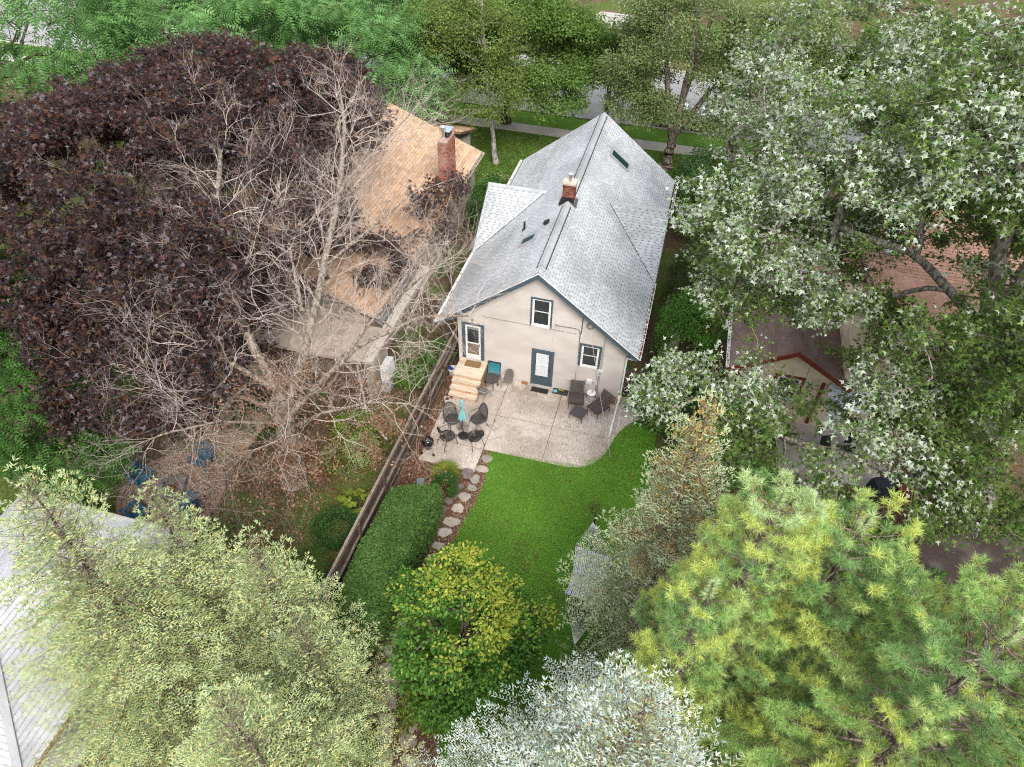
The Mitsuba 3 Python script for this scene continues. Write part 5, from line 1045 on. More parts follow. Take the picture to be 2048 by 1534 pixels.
def spruce(name, label, base, H, Rb, sprays, seed, dz=.58, nb=7, z0=.8, cone=None, profile=.85, bark=(.16, .12, .10), lean=(0, 0), wood=(.24, .18, .15), ragged=.4, pitch=(-.06, .75), skirt=1.0):
    rg = np.random.default_rng(seed); t_ = thing(name, label, 'tree'); b = A(*base, 0); top = b + A(*lean, H); put(t_ + '__trunk', trunk_mesh([b, b + (top - b) * .5, top - A(0, 0, .2)], .028 * H * .55, .012, bark, rg), 'bark', True); wm = M(); z = z0; k0 = 0; cones = []; items = []; axis = unit(top - b)
    def one(p0, az, L, pi):
        ci = int(np.argmin([abs(math.log(L / c)) for c in CLASSES])); Rm = rotz(az) @ roty(-pi) @ rotx(rg.normal(0, .12)); items.append((sprays[ci][rg.integers(len(sprays[ci]))], Rm, p0, L / CLASSES[ci])); k = L / CLASSES[ci]; tt = np.linspace(0, .97, 6); Lc = CLASSES[ci]
        P = np.c_[Lc * tt, 0 * tt, -Lc * .26 * tt * (1 - .72 * tt)] * k @ Rm.T + p0; wm.tube(P, np.linspace(.008 + .010 * L, .004, 6), 4, jit(wood, .2, rg), cap=False)
        if cone and cone[2](p0[2]):
            for c in range(rg.poisson(cone[0] * L)): u = rg.uniform(.4, .98); cones.append(P[int(u * 5)] + rg.normal(0, .10, 3) * A(1, 1, .5))
    while z < H - .25:
        f = (H - z) / H; nbr = max(4, int(nb * min(1, f * 2 + .5)))
        for k in range(nbr):
            az = 2 * PI * k / nbr + k0 * 1.1 + rg.normal(0, .22); L = Rb * f ** profile * rg.uniform(1 - ragged, 1 + ragged * .55) * (skirt if z < 2.8 else 1) + .22
            one(b + (top - b) * ((z + rg.normal(0, .10)) / H), az, L, pitch[0] + (pitch[1] - pitch[0]) * max(0, 1 - f * 3.0) + rg.normal(0, .08))
        z += dz * rg.uniform(.8, 1.2) * (.5 + .65 * f); k0 += 1
    for k in range(3): one(top - A(0, 0, .42), 2.1 * k, .5, 1.25)
    copies(t_ + '__crown', items); put(t_ + '__branches', wm, 'bark', True, kind='stuff')
    if cones:
        Pc = np.array(cones); nc = len(Pc); cm = M(); scatter(cm, FINGER, Pc, np.c_[rg.normal(0, .35, (nc, 2)), np.full(nc, -1.0)], rg.normal(size=(nc, 3)), rg.uniform(.08, .12, nc), pick(rg, cone[1], nc)); put(t_ + '__cones', cm, 'needle', kind='stuff')
    return t_
def bush(name, label, c, r, n, size, cols, seed, tpl=OVATE, cat='shrub', w=None, stems=True, gap=.38, scale=1.2, up=.7, R=.28, per=40, group=None, tipcol=None, droop=.2, inner=.6):
    rg = np.random.default_rng(seed); t_ = thing(name, label, cat, group); c = A(*c); r = A(*r); Q = blob_points(rg, [(c, r)], max(4, n // per), gap, scale, inner, -.75); m = M()
    leaves(m, rg, Q, R, per, tpl, size, cols, w, up, droop, .8, c, .25, tipcol); put(t_ + '__foliage', m, 'leaf', kind='stuff')
    if stems: put(t_ + '__stems', branches(np.array([A(c[0], c[1], 0), A(c[0], c[1], max(.1, c[2] * .5))]), Q[:: max(1, len(Q) // 60)], rg, .008, col=(.16, .12, .09)), 'bark', kind='stuff')
    return t_

# ---------------------------------------------------------------- conifers
SAGE = [[.30, .37, .16], [.36, .42, .18], [.23, .30, .12], [.42, .41, .16]]; SAGETIP = [[.48, .55, .28], [.56, .60, .31], [.44, .54, .31], [.58, .56, .24]]; TWIGGY = [[.24, .19, .13], [.16, .17, .09], [.30, .25, .16]]
FIRB = brush(12, .30, (.6, 1.05), .050, .13, 1)
SAGES = branch_set('sage', FIRB, SAGE, SAGETIP, (.085, .13), 3, step=.155, sp=.085, inner=TWIGGY)
spruce('spruce_tree', 'tallest sage green spruce at the bottom left corner, over the garage roof', (-3.6, -17.8), 12.0, 4.3, SAGES, 1)
spruce('spruce_tree', 'narrow-tipped spruce rising in front of the fire pit', (-2.7, -16.0), 9.6, 2.4, SAGES, 2)
spruce('spruce_tree', 'smaller spruce leaning over the fence end beside the boxy hedge', (-.5, -15.7), 8.0, 2.6, SAGES, 3)
spruce('spruce_tree', 'low spruce between the hedge end and the flagstones', (1.1, -16.8), 6.6, 2.3, SAGES, 4)
spruce('spruce_tree', 'spreading spruce at the bottom edge left of the flagstones', (1.6, -20.0), 9.2, 3.8, SAGES, 7)
PALES = branch_set('pale', FIRB, [[.33, .39, .20], [.38, .43, .24], [.27, .32, .16], [.42, .40, .2]], [[.52, .57, .35], [.58, .61, .39], [.46, .52, .32]], (.085, .135), 5, step=.17, sp=.095, inner=TWIGGY)
spruce('spruce_tree', 'thin-topped spruce full of yellow cones hanging over the hammock', (10.35, -12.0), 12.6, 3.3, PALES, 5, cone=(26.0, [[.56, .41, .13], [.62, .47, .18], [.50, .36, .14], [.40, .25, .15]], lambda z: z > 5.5), profile=.95, nb=7, dz=.56, ragged=.5, wood=(.34, .29, .26), skirt=.75)
BLUEB = brush(24, .26, (.7, 1.25), .036, .15, 2)
BLUES = branch_set('blue', BLUEB, [[.36, .44, .35], [.42, .48, .42], [.33, .40, .28], [.42, .44, .22]], [[.60, .65, .60], [.68, .70, .64], [.54, .62, .58], [.62, .63, .50]], (.075, .115), 6, step=.17, sp=.085, droop=.14, inner=[[.36, .38, .16], [.30, .26, .14]])
spruce('blue_spruce', 'pale blue spruce at the bottom centre with a cross-shaped top shoot', (9.3, -19.2), 11.8, 4.4, BLUES, 6, cone=(1.5, [[.55, .28, .10], [.48, .32, .16]], lambda z: z > 6), profile=.72, nb=9, dz=.56, lean=(.6, .4), pitch=(.02, .6))
TUFTS = {}
for ci, (nm, cl) in enumerate((('green', [[.27, .42, .11], [.32, .47, .14]]), ('deep', [[.19, .32, .11], [.22, .35, .11]]), ('yellow', [[.50, .57, .13], [.56, .61, .16], [.44, .54, .14]]), ('pale', [[.42, .54, .22], [.46, .56, .27]]), ('lime', [[.36, .48, .14], [.40, .50, .17]]))):
    for v in range(3):
        rg = np.random.default_rng(300 + ci * 5 + v); tp = _bristle(62, (.45, 1.45), 310 + ci * 5 + v, .021, .60); m = M(); C = np.repeat(pick(rg, cl, 62, None, .16), 3, 0); m.add(tp[0], tp[1], np.clip(C, 0, 1)); m.tube([(-.3, 0, 0), (.35, 0, 0)], [.03, .022], 4, (.40, .25, .10), cap=False); TUFTS.setdefault(ci, []).append(group(f'pine_tuft_{nm}{v}', m, 'needle'))
def white_pine(name, label, base, H, Rb, seed, lean=(0, 0), nb=6, dz=.75):
    rg = np.random.default_rng(seed); t_ = thing(name, label, 'tree'); b = A(*base, 0); top = b + A(*lean, H); put(t_ + '__trunk', trunk_mesh([b, (b + top) / 2, top], .24, .02, (.17, .135, .115), rg), 'bark', True); wm = M(); P, X, Tt = [], [], []
    z = 2.5; k0 = 0
    while z < H - .4:
        f = (H - z) / (H - 2.5); n_ = nb + 1 if f > .15 else 6
        for k in range(n_):
            az = 2 * PI * k / n_ + k0 * .8 + rg.normal(0, .25); L = Rb * min(1, f * 1.15 + .06) ** .75 * rg.uniform(.6, 1.2) + .3; o = A(math.cos(az), math.sin(az), 0); p0 = b + (top - b) * (z / H); cur = lambda t: p0 + o * L * t * (1 - .12 * t) + A(0, 0, L * (.10 * t + .36 * t * t))
            tt = np.linspace(0, 1, 7); wm.tube(np.array([cur(t) for t in tt]), np.linspace(.010 + .010 * L, .007, 7), 5, jit((.26, .20, .17), .15, rg), cap=False)
            for t in np.linspace(.32, 1.0, max(3, int(L / .21))):
                pb = cur(t); tg = unit(cur(min(1, t + .02)) - cur(t - .02)); sd = unit(np.cross(tg, A(0, 0, 1)))
                for s_ in (-1, 1):
                    l = (.32 * L * (1.02 - t) + .15) * rg.uniform(.5, 1.1); d = unit(tg * .8 + sd * s_ * rg.uniform(.4, .9) + A(0, 0, rg.uniform(.05, .5))); q = pb + d * l; wm.tube([pb, pb + d * l * .5 + A(0, 0, -.02), q], [.007, .006, .005], 3, (.27, .2, .16), cap=False)
                    for u in np.arange(.35 if l > .35 else .8, 1.01, .22 / max(l, .22)): P.append(pb + d * l * u); X.append(unit(d + A(0, 0, .55) + rg.normal(0, .18, 3))); Tt.append((t, f))
            for k2 in range(2): P.append(cur(1 - .12 * k2)); X.append(unit(tg + A(0, 0, .6))); Tt.append((1.0, f))
        z += dz * rg.uniform(.8, 1.2) * (.5 + .5 * f); k0 += 1
    for k in range(7): P.append(top - A(0, 0, .11 * k)); X.append(A(rg.normal(0, .25), rg.normal(0, .25), 1)); Tt.append((1, 0))
    P, X, Tt = np.array(P), unit(np.array(X)), np.array(Tt); y = meshkit.fbm(P * .8, 2, seed) + .06 * (Tt[:, 0] - .6); y2 = meshkit.fbm(P * .8 + 9, 2, seed); items = []
    for p, x, (t, f), a, c in zip(P, X, Tt, y, y2):
        ci = 3 if f < .05 else 2 if a > .54 and t > .5 else 4 if a > .47 else 1 if c < .44 or t < .45 else 0
        h = unit(np.cross(x, A(rg.normal(), rg.normal(), rg.normal()))); items.append((TUFTS[ci][rg.integers(3)], np.array([x, h, np.cross(x, h)]).T, p, rg.uniform(.22, .32)))
    copies(t_ + '__crown', items); put(t_ + '__branches', wm, 'bark', True, kind='stuff'); return t_
white_pine('white_pine', 'long-needled pine with the tallest thin leader left of the concrete path', (11.5, -15.6), 14.2, 2.1, 8)
white_pine('white_pine', 'broad yellow-green pine filling the bottom right corner', (15.4, -16.8), 13.6, 4.4, 9, nb=7)
white_pine('white_pine', 'pine with a pale bunched top right of the concrete path', (13.3, -15.0), 13.3, 2.6, 10)
white_pine('white_pine', 'slim bright yellow pine next to the pale blue spruce', (10.7, -16.7), 12.6, 1.25, 11, nb=5)

# ---------------------------------------------------------------- broad-leaved trees
MG = [[.12, .20, .05], [.16, .25, .06], [.21, .30, .08], [.095, .165, .04]]; MW = [[.62, .66, .56], [.70, .73, .64], [.48, .56, .40], [.36, .45, .25]]
M_G, M_M, M_W = (leaf_set('maple_green', 5, 105, .66, LOBED, (.10, .17), MG, None, 201), leaf_set('maple_mixed', 5, 105, .66, LOBED, (.10, .17), MG + [[.30, .39, .15]], None, 202, .22, MW), leaf_set('maple_white', 6, 112, .66, LOBED, (.10, .18), MG + [[.30, .39, .18]], None, 203, .78, MW))
def maple_sets(q, rg):
    a = meshkit.fbm(q[None] * .55, 2, 3)[0] + .020 * (15.5 - q[0]) + .010 * (q[2] - 10.5) + rg.normal(0, .02); return M_W if a > .55 else M_M if a > .47 else M_G
broadleaf('silver_maple', 'huge silver maple with white-backed leaves filling the right side', [(22.8, -4.3, -.1), (21.9, -3.7, 3), (20.8, -2.9, 6), (20.2, -1.4, 8.2)], .52,
    [((15.8, -1.5, 11.8), (7.0, 6.0, 5.2)), ((15.5, -7.2, 6.8), (5.0, 2.6, 2.6)), ((22.5, -3.0, 11.5), (6, 6.5, 5.5)), ((14.8, 6.5, 12.5), (5.5, 6, 4.5)), ((19, 0, 15), (6, 6, 3)), ((11.0, -7.2, 7.6), (2.7, 1.8, 1.2)), ((14.0, -1.0, 9.0), (3.8, 4, 3)), ((20.5, -5.5, 7.5), (4.2, 3.6, 3.2)), ((16.5, -3.2, 8.0), (4.8, 3.4, 2.2)), ((18.6, 1.0, 9.4), (4, 4, 2.4))], 1750, 1, .72, LOBED, (.1, .2), MG, seed=20, bark=(.26, .225, .195), r_tip=.012,
    gap=.40, scale=.30, sets=maple_sets, limbs=[([(20.2, -1.4, 8.1), (18.9, -1.6, 12), (17.6, -2.4, 15.5)], .36, .10), ([(20.2, -1.4, 8.1), (20.9, 0, 11), (21.4, 1.4, 15)], .34, .10), ([(21.5, -4.0, 3.2), (19.5, -6.4, 5), (16.5, -6.6, 6.1), (13.6, -7.0, 6.8)], .26, .10), ([(20.2, -1.4, 8.3), (17.0, -.8, 10.6), (13.2, -1.0, 11.5)], .2, .07)], max_r=.2)
PUR = [[.075, .047, .048], [.12, .060, .052], [.055, .044, .050], [.17, .085, .058], [.12, .10, .055], [.19, .155, .165], [.26, .22, .235]]  # the two palest tones paint sky highlights into some of the leaves
PURS = leaf_set('purple', 9, 125, .72, LOBED, (.13, .22), PUR, [.24, .22, .2, .12, .08, .09, .05], 205, twig=(.13, .1, .085))
broadleaf('purple_maple', 'large purple-leaved maple behind the bare tree', [(-13, -3.2, -.1), (-13.1, -3, 2), (-13.3, -2.8, 4.5)], .34, [((-13.6, -1.5, 7.0), (8.6, 9.0, 5.6)), ((-10.5, -7.5, 4.6), (4.5, 4.0, 2.6)), ((-8.8, 5.5, 8.6), (3.0, 4.5, 3.4)), ((-13.5, 5.0, 8.5), (6.5, 4.5, 3.8)), ((-11.0, -5.0, 6.5), (5.0, 4.5, 3.4))], 1500, 1, .85, LOBED, (.17, .28), PUR, seed=22, bark=(.13, .10, .085), gap=.22, scale=.35, inner=.66, low=-.3, sets=lambda q, rg: PURS)
broadleaf('purple_maple', 'small purple-leaved tree squeezed between the orange and grey roofs', [(-2.4, 6.0, -.1), (-2.5, 5.8, 2), (-2.8, 5.4, 3.4)], .09, [((-3.1, 6.6, 4.6), (1.3, 3.2, 1.1)), ((-4.4, 2.0, 4.4), (1.5, 1.8, .8))], 38, 1, .5, LOBED, (.15, .24), PUR, seed=23, bark=(.14, .11, .09), gap=.25, sets=lambda q, rg: PURS)
LOC = [[.16, .32, .10], [.20, .37, .12], [.13, .27, .08], [.25, .42, .17]]
def locust(label, base, trunk, blobs, n, seed, limbs=(), r0=.28, cols=LOC, per=34, size=(.5, .85), R=1.15, **k): return broadleaf('locust_tree', label, trunk, r0, blobs, n, per, R, FROND, size, cols, seed=seed, bark=(.22, .16, .12), limbs=limbs, droop=.35, up=1.0, flat=.45, **k)
locust('feathery locust tree in the top left corner, lower crown towards the purple maple', None, [(-30, 10, 0), (-29.5, 9.5, 5), (-29, 9, 9)], [((-28, 8, 11), (8, 8, 4.5)), ((-23, 8.5, 9), (5, 4, 3)), ((-31, 2, 9), (5, 6, 4)), ((-20, 11, 9), (4, 3, 2.5))], 420, 24, gap=.34)
locust('twin-trunked locust tree behind the purple maple', None, [(-25.5, 18.5, 0), (-25.3, 18.2, 2.5)], [((-25, 22, 8.0), (7, 5, 4)), ((-20, 22, 6.5), (6, 4, 3.6)), ((-18, 17, 8.5), (4, 3, 3)), ((-23, 15.5, 5), (6, 2, 3)), ((-25, 26, 8), (8, 3, 5))], 420, 25, gap=.34, limbs=[([(-25.3, 18.2, 2.3), (-25.0, 17.8, 7), (-26.0, 17.5, 12)], .30, .14), ([(-25.3, 18.2, 2.3), (-23.2, 18.4, 7), (-22.6, 18.3, 12)], .28, .12), ([(-23.1, 18.4, 8), (-21.2, 18.5, 10.5), (-18.5, 18.5, 10.5)], .13, .06)])
locust('rounded locust crown between the purple maple top and the birch', None, [(-14, 20, 0), (-14, 20, 4), (-13.5, 20, 6)], [((-13.2, 19.5, 6.8), (5.5, 4, 3.2)), ((-17, 25, 9), (6, 4, 4)), ((-9.5, 18.6, 5.4), (3, 2.4, 2.2))], 320, 26, gap=.34)
locust('dark ferny locust at the left edge beside the purple maple', None, [(-15.5, -9.5, 0), (-15.4, -9.6, 3), (-15.2, -9.8, 5)], [((-14.8, -10.4, 4.4), (3.2, 3.4, 2.8)), ((-12.4, -11.4, 2.4), (2.4, 1.7, 1.5)), ((-16.5, -7.5, 6.5), (2.5, 2.5, 2.2))], 240, 27, r0=.16, cols=[[.08, .18, .04], [.105, .22, .055], [.065, .145, .038], [.14, .26, .07]], size=(.38, .65), R=.65, gap=.3)
BIR = [[.17, .25, .06], [.22, .29, .075], [.14, .21, .055], [.26, .32, .10]]
broadleaf('birch_tree', 'weeping birch leaning behind the orange roof chimney', [(-4.1, 21.0, -.1), (-4.6, 21.6, 2.6), (-5.2, 22.2, 6), (-5.6, 22.4, 11)], .17, [((-7.0, 22.4, 6.8), (4.4, 3.2, 3.8)), ((-6.0, 20.5, 5.2), (3.6, 2.4, 2.2)), ((-9.0, 22.5, 6), (3, 3, 3))], 420, 120, .85, OVATE, (.12, .19), BIR, seed=30, bark=(.38, .34, .31), gap=.36, droop=.5, up=.7, flat=1.1)
broadleaf('linden_tree', 'full green tree with a dark trunk in the middle of the top edge', [(-5.2, 27.6, -.1), (-5.2, 27.6, 3.5), (-5.0, 27.8, 9)], .34, [((-4.6, 27.4, 6.6), (5.4, 3.6, 3.6)), ((-3.2, 25.4, 5.2), (4.2, 2.6, 2.2)), ((-.4, 27.5, 6), (3.2, 2.6, 2.8)), ((-1.6, 24.0, 4.2), (3.2, 1.8, 2.0)), ((-5.5, 25.0, 5.2), (3, 1.5, 2.2))], 520, 110, .9, OVATE, (.15, .24), [[.15, .25, .06], [.19, .29, .07], [.12, .21, .05], [.23, .33, .095]], seed=31, bark=(.11, .085, .07), gap=.42, limbs=[([(-5.1, 27.6, 3.2), (-6.6, 27.3, 5.2), (-7.6, 27, 8)], .15, .06)])
WIL = [[.20, .27, .09], [.26, .32, .13], [.16, .22, .075], [.34, .39, .2]]
broadleaf('willow_tree', 'many-stemmed grey-green tree right of the grey roof peak', [(7.65, 23.9, -.1), (7.65, 24.0, 1.5), (7.7, 24.1, 2.6)], .42, [((7.5, 25, 8.2), (5.2, 3.4, 3.6)), ((4.6, 25, 6.6), (3.2, 2.6, 2.8)), ((11, 25.5, 7), (3.6, 3, 3.6)), ((8.2, 23.6, 4.0), (3.4, 1.8, 1.7)), ((5.0, 24.0, 4.2), (2.2, 1.6, 1.5)), ((13.5, 25, 8.5), (3.5, 3, 3))], 780, 105, .78, OVATE, (.12, .20), WIL, seed=32, bark=(.23, .185, .15), gap=.44, limbs=[([(7.65, 24, 2), (6.6, 24.4, 6), (5.6, 25.2, 11)], .24, .1), ([(7.7, 24.1, 2.2), (7.9, 24.2, 7), (7.6, 24.6, 14)], .26, .1), ([(7.7, 24.1, 2.2), (9.2, 24.3, 5), (11.4, 25, 10)], .22, .08), ([(7.7, 24.1, 3.5), (8.4, 24.4, 8), (9.4, 25, 14)], .18, .07)])
# trees on the verge, shrubs across the street
G1, G2 = [[.14, .23, .055], [.18, .27, .07], [.11, .19, .05]], [[.19, .24, .05], [.25, .29, .07], [.15, .2, .05]]
for i, (x, y, z, rx, ry, rz, lb, cl) in enumerate(((-11.2, 29.2, 5.6, 4.0, 2.6, 3.6, 'green verge tree between the birch and the locusts', G1), (-19.5, 29.0, 5.2, 5.0, 3.0, 3.6, 'olive verge tree behind the rounded locust crown', G2), (2.3, 29.4, 5.2, 3.0, 2.0, 2.8, 'small green verge tree above the grey roof peak', G1), (13.8, 28.2, 6.0, 4.2, 2.8, 4.0, 'grey-green verge tree right of the white car', WIL), (21.5, 26.5, 6.0, 5.5, 3.5, 4.5, 'green verge tree behind the silver maple top', G1), (30.5, 20, 6.5, 5.5, 4.5, 5.0, 'green tree at the right edge behind the brown roof', G1), (-32, 26, 6, 7, 5, 5, 'green tree at the top left corner by the sidewalk', LOC))):
    broadleaf('street_tree', lb, [(x, y, -.1), (x, y, z * .5), (x, y, z)], .2, [((x, y, z), (rx, ry, rz))], 260, 95, .95, OVATE, (.16, .27), cl, seed=40 + i, gap=.36, scale=.4)
for i, (x, y, r, h, lb, cl) in enumerate(((-31, 46, 5, 2.6, 'olive shrub across the street left of the timber fence', G2), (-26.5, 44.2, 2.4, 1.6, 'yellow-green shrub at the left end of the timber fence', G2), (-12.5, 47, 5, 2.6, 'green shrub across the street right of the timber fence', G1), (-5, 45, 2.5, 2.0, 'green shrub beside the driveway across the street', G1), (9.5, 46, 4, 2.2, 'green shrub across the street right of the driveway', G1), (18, 45, 5, 2.4, 'wide green shrub across the street behind the verge trees', G2), (30, 44, 7, 3, 'green shrub across the street at the right corner', G1), (-21.6, 45.2, 1.2, .9, 'small shrub in front of the timber fence', G1))):
    bush('shrub', lb, (x, y, h * .5), (r, r * .5, h * .6), 7000, (.2, .34), cl, 140 + i, R=.5, stems=False)

# ---------------------------------------------------------------- the bare tree
def bare_tree():
    rg = np.random.default_rng(77); t_ = thing('dead_tree', 'large bare grey tree with countless pale twigs in the left yard', 'tree'); BK, TW = A(.29, .235, .19), A(.46, .375, .325); tw = M(); tips = []; mid = M()
    def grow(p, d, L, r, depth):
        n = 4 if depth > 1 else 3; P = [p]; 
        for k in range(n):
            d = unit(d + rg.normal(0, .24, 3) + A(0, 0, .03)); P.append(P[-1] + d * L / n)
        P = np.array(P); r1 = r * (.62 if depth else .45); (mid if r > .02 else tw).tube(P, np.linspace(r, r1, len(P)), 5 if r > .03 else (4 if r > .016 else 3), BK * (1 - min(1, .02 / r)) * .0 + (BK if r > .06 else TW) * rg.uniform(.85, 1.15), cap=False)
        if depth == 0: tips.append(P[-1]); return
        kids = 3 if depth > 1 else rg.integers(2, 5)
        for k in range(kids):
            t = rg.uniform(.35, 1.0) if k else 1.0; q = P[min(len(P) - 1, int(t * (len(P) - 1) + .5))]; dd = unit(d + rg.normal(0, .62 if k else .25, 3) + A(0, 0, .05)); grow(q, dd, L * rg.uniform(.55, .85), r1 * (.8 if k else .95), depth - 1)
    limbs = [([(-4.6, -8.4, -.1), (-4.6, -8.0, 2.0), (-4.9, -7.6, 4.0)], .46, .36)]
    main = [[(-4.8, -7.5, 3.9), (-6.2, -6.6, 6), (-7.4, -5.6, 8.2), (-8.2, -4, 9.6), (-9.4, -1, 10.6), (-11.4, 1.2, 10.8)], [(-4.7, -7.6, 3.6), (-4.0, -6.8, 5.4), (-4.0, -4.6, 7.4), (-4.4, -1.2, 9.4), (-5.6, 2.5, 10.8), (-7.4, 5.8, 11.0)], [(-4.6, -7.7, 3.2), (-3.4, -7.0, 4.6), (-2.0, -5.8, 6.0), (.2, -4.6, 7.0), (2.0, -4.3, 7.2)], [(-3.0, -6.6, 5.0), (-1.8, -4.2, 6.4), (-.6, -1.4, 6.8), (.2, .2, 6.8)], [(-4.4, -7.9, 2.8), (-2.8, -8.0, 4.2), (-.8, -7.8, 5.2), (.9, -7.6, 5.4)], [(-5.0, -7.5, 4.4), (-7.2, -7.6, 6), (-9.8, -7.0, 7.2), (-12.4, -6.2, 7.4)], [(-4.8, -7.8, 3.6), (-6.6, -8.6, 5), (-8.6, -9.4, 6.0), (-10.0, -9.6, 6.4)], [(-5, -8, 3), (-6.2, -9.6, 4.4), (-7.2, -11.0, 5.0), (-8.0, -11.6, 4.8)], [(-5.8, -7, 5.4), (-8.4, -5.0, 7.4), (-11.4, -3.6, 8.6), (-14.2, -3.0, 8.6)], [(-4.4, -5.4, 6.8), (-6.2, -2.6, 8.8), (-8.0, .4, 10)], [(-4.7, -8.3, 2.4), (-5.4, -9.8, 3.0), (-5.9, -11.2, 2.6), (-6.0, -12.2, 1.4)], [(-4.6, -8.0, 3.0), (-3.6, -9.4, 4.2), (-2.8, -10.6, 4.8)], [(-4.2, -4.0, 7.8), (-2.6, -1.4, 8.8), (-1.8, 1.4, 9.0)], [(-4.5, 0, 9.6), (-3.6, 3.0, 10.4), (-3.4, 5.6, 10.6)]]
    rad = [.19, .18, .14, .09, .09, .11, .09, .08, .10, .08, .05, .06, .07, .06]
    for P, r in zip(main, rad): limbs.append((P, r, r * .3))
    for P, r0, r1 in limbs: put(t_ + ('__trunk' if r0 > .4 else '__limb'), trunk_mesh(P, r0, r1, BK, rg, 9, 1.45 if r0 > .4 else 1.1), 'bark', True)
    for P, r in zip(main, rad):
        P = np.array(P); s_ = np.linalg.norm(np.diff(P, axis=0), axis=1).sum(); nb_ = int(s_ * 2.7) + 4
        for t in np.linspace(.22, 1.0, nb_):
            u = t * (len(P) - 1); i = min(int(u), len(P) - 2); p = P[i] + (P[i + 1] - P[i]) * (u - i); d = unit(P[i + 1] - P[i]); side = rnd_dir(rg, 1)[0] * A(1, 1, .55); rr = r * (1 - .7 * t)
            grow(p, unit(d * .7 + side * 1.1 + A(0, 0, .10)), rg.uniform(1.0, 2.0) * (1.2 - .4 * t), max(.011, min(.028, rr * .38)), 4 if rg.random() < .55 else 3)
    put(t_ + '__branches', mid, 'bark', True, kind='stuff'); put(t_ + '__twigs', tw, 'matt', kind='stuff')
    tp = np.array(tips); lm = M(); DL = [[.42, .24, .15], [.34, .18, .11], [.50, .31, .21], [.26, .13, .08]]
    sel = tp[(tp[:, 2] < 6.4) & (tp[:, 1] < -7.4) & (tp[:, 0] > -5.6)]; n = len(sel) * 3; P = np.repeat(sel, 3, 0) + rg.normal(0, .10, (n, 3)); scatter(lm, OVATE, P, rnd_dir(rg, n) + A(0, 0, -.8), rg.normal(size=(n, 3)), rg.uniform(.07, .13, n), pick(rg, DL, n))
    Q = blob_points(rg, [((-3.9, -8.9, 1.6), (1.0, .9, 1.7)), ((-1.0, -7.4, 2.9), (.7, 1.6, .7))], 60, .3, 1.0, .3); leaves(lm, rg, Q, .3, 40, OVATE, (.07, .13), DL, None, .3, .8); put(t_ + '__dead_leaves', lm, 'leaf', label='clusters of brown dead leaves still on the lowest branches', kind='stuff'); print('dead', len(tp), tw.n)
bare_tree()

# ---------------------------------------------------------------- hedge, shrubs, plants
def hedge():
    rg = np.random.default_rng(61); t_ = thing('hedge', 'large boxy clipped evergreen hedge between the fence and the stepping stones', 'hedge'); poly = sg.Polygon([(-.05, -8.75), (.8, -8.3), (1.75, -7.95), (2.1, -8.5), (2.15, -9.6), (2.05, -10.8), (1.95, -12.2), (1.9, -13.2), (1.95, -14.3), (1.5, -15.2), (-.15, -15.2), (-.2, -12)]); n = 52000; P = []
    x0, y0, x1, y1 = poly.bounds
    while len(P) < n:
        q = np.c_[rg.uniform(x0, x1, n), rg.uniform(y0, y1, n)]; q = q[shapely.contains_xy(poly, q[:, 0], q[:, 1])]; e = shapely.distance(poly.exterior, shapely.points(q)); top = 1.82 - .55 * np.clip(1 - e / .55, 0, 1) ** 2 + .50 * (meshkit.fbm(np.c_[q * 1.6, q[:, 0] * 0], 3, 2) - .5); k = np.where(rg.random(len(q)) < np.clip(1.2 - e * 2, .12, .7), rg.random(len(q)) ** .8, 1 - np.abs(rg.normal(0, .06, len(q)))); P += list(np.c_[q, top * k])
    P = np.array(P[:n]); N = np.c_[rg.normal(0, .5, (n, 2)), rg.normal(1.0, .4, n)]; C = pick(rg, [[.10, .19, .05], [.13, .235, .06], [.17, .28, .08], [.21, .32, .10]], n, [.35, .35, .2, .1]) * (.75 + .5 * meshkit.fbm(P * 2.2, 2, 4))[:, None]; m = M(); scatter(m, OVATE, P, rnd_dir(rg, n) + A(0, 0, .4), N, rg.uniform(.06, .11, n), C); put(t_ + '__foliage', m, 'leaf', kind='stuff')
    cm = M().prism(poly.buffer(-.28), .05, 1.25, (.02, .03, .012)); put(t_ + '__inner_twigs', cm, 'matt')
hedge()
def lime(P, Q, rg): return np.clip((Q[:, 2] - 2.6) * .5 + (meshkit.fbm(Q * 1.0, 2, 9) - .5) * 2.2, 0, .9) * (P[:, 2] > Q[:, 2] - .06), [[.42, .46, .07], [.50, .52, .10], [.34, .41, .07]]
broadleaf('young_maple', 'bushy young tree with lime green tips on the lawn beside the stepping stones', [(4.75, -14.3, -.1), (4.75, -14.3, 1), (4.8, -14.2, 2)], .07, [((4.85, -14.2, 2.5), (2.35, 2.2, 2.2)), ((4.9, -14.0, 3.4), (1.7, 1.5, 1.2)), ((4.4, -13.2, 3.9), (1.2, 1.1, 1.1)), ((4.5, -15.8, 1.7), (1.3, 1.0, 1.2)), ((3.0, -13.6, 3.0), (.8, .8, .7)), ((6.6, -13.4, 2.6), (.9, 1, .9)), ((3.4, -12.5, 2.6), (.6, .6, .5))], 420, 56, .34, OVATE, (.10, .16), [[.11, .25, .045], [.15, .30, .06], [.09, .21, .04], [.2, .35, .08]], seed=63, bark=(.14, .11, .09), gap=.30, scale=.8, tipcol=lime, inner=.6, low=-.7)
bush('shrub', 'lime tipped small shrub below the young tree at the flagstones', (3.9, -16.4, .8), (.6, .6, .7), 1500, (.08, .14), [[.20, .28, .03], [.28, .32, .05], [.08, .15, .03]], 64)
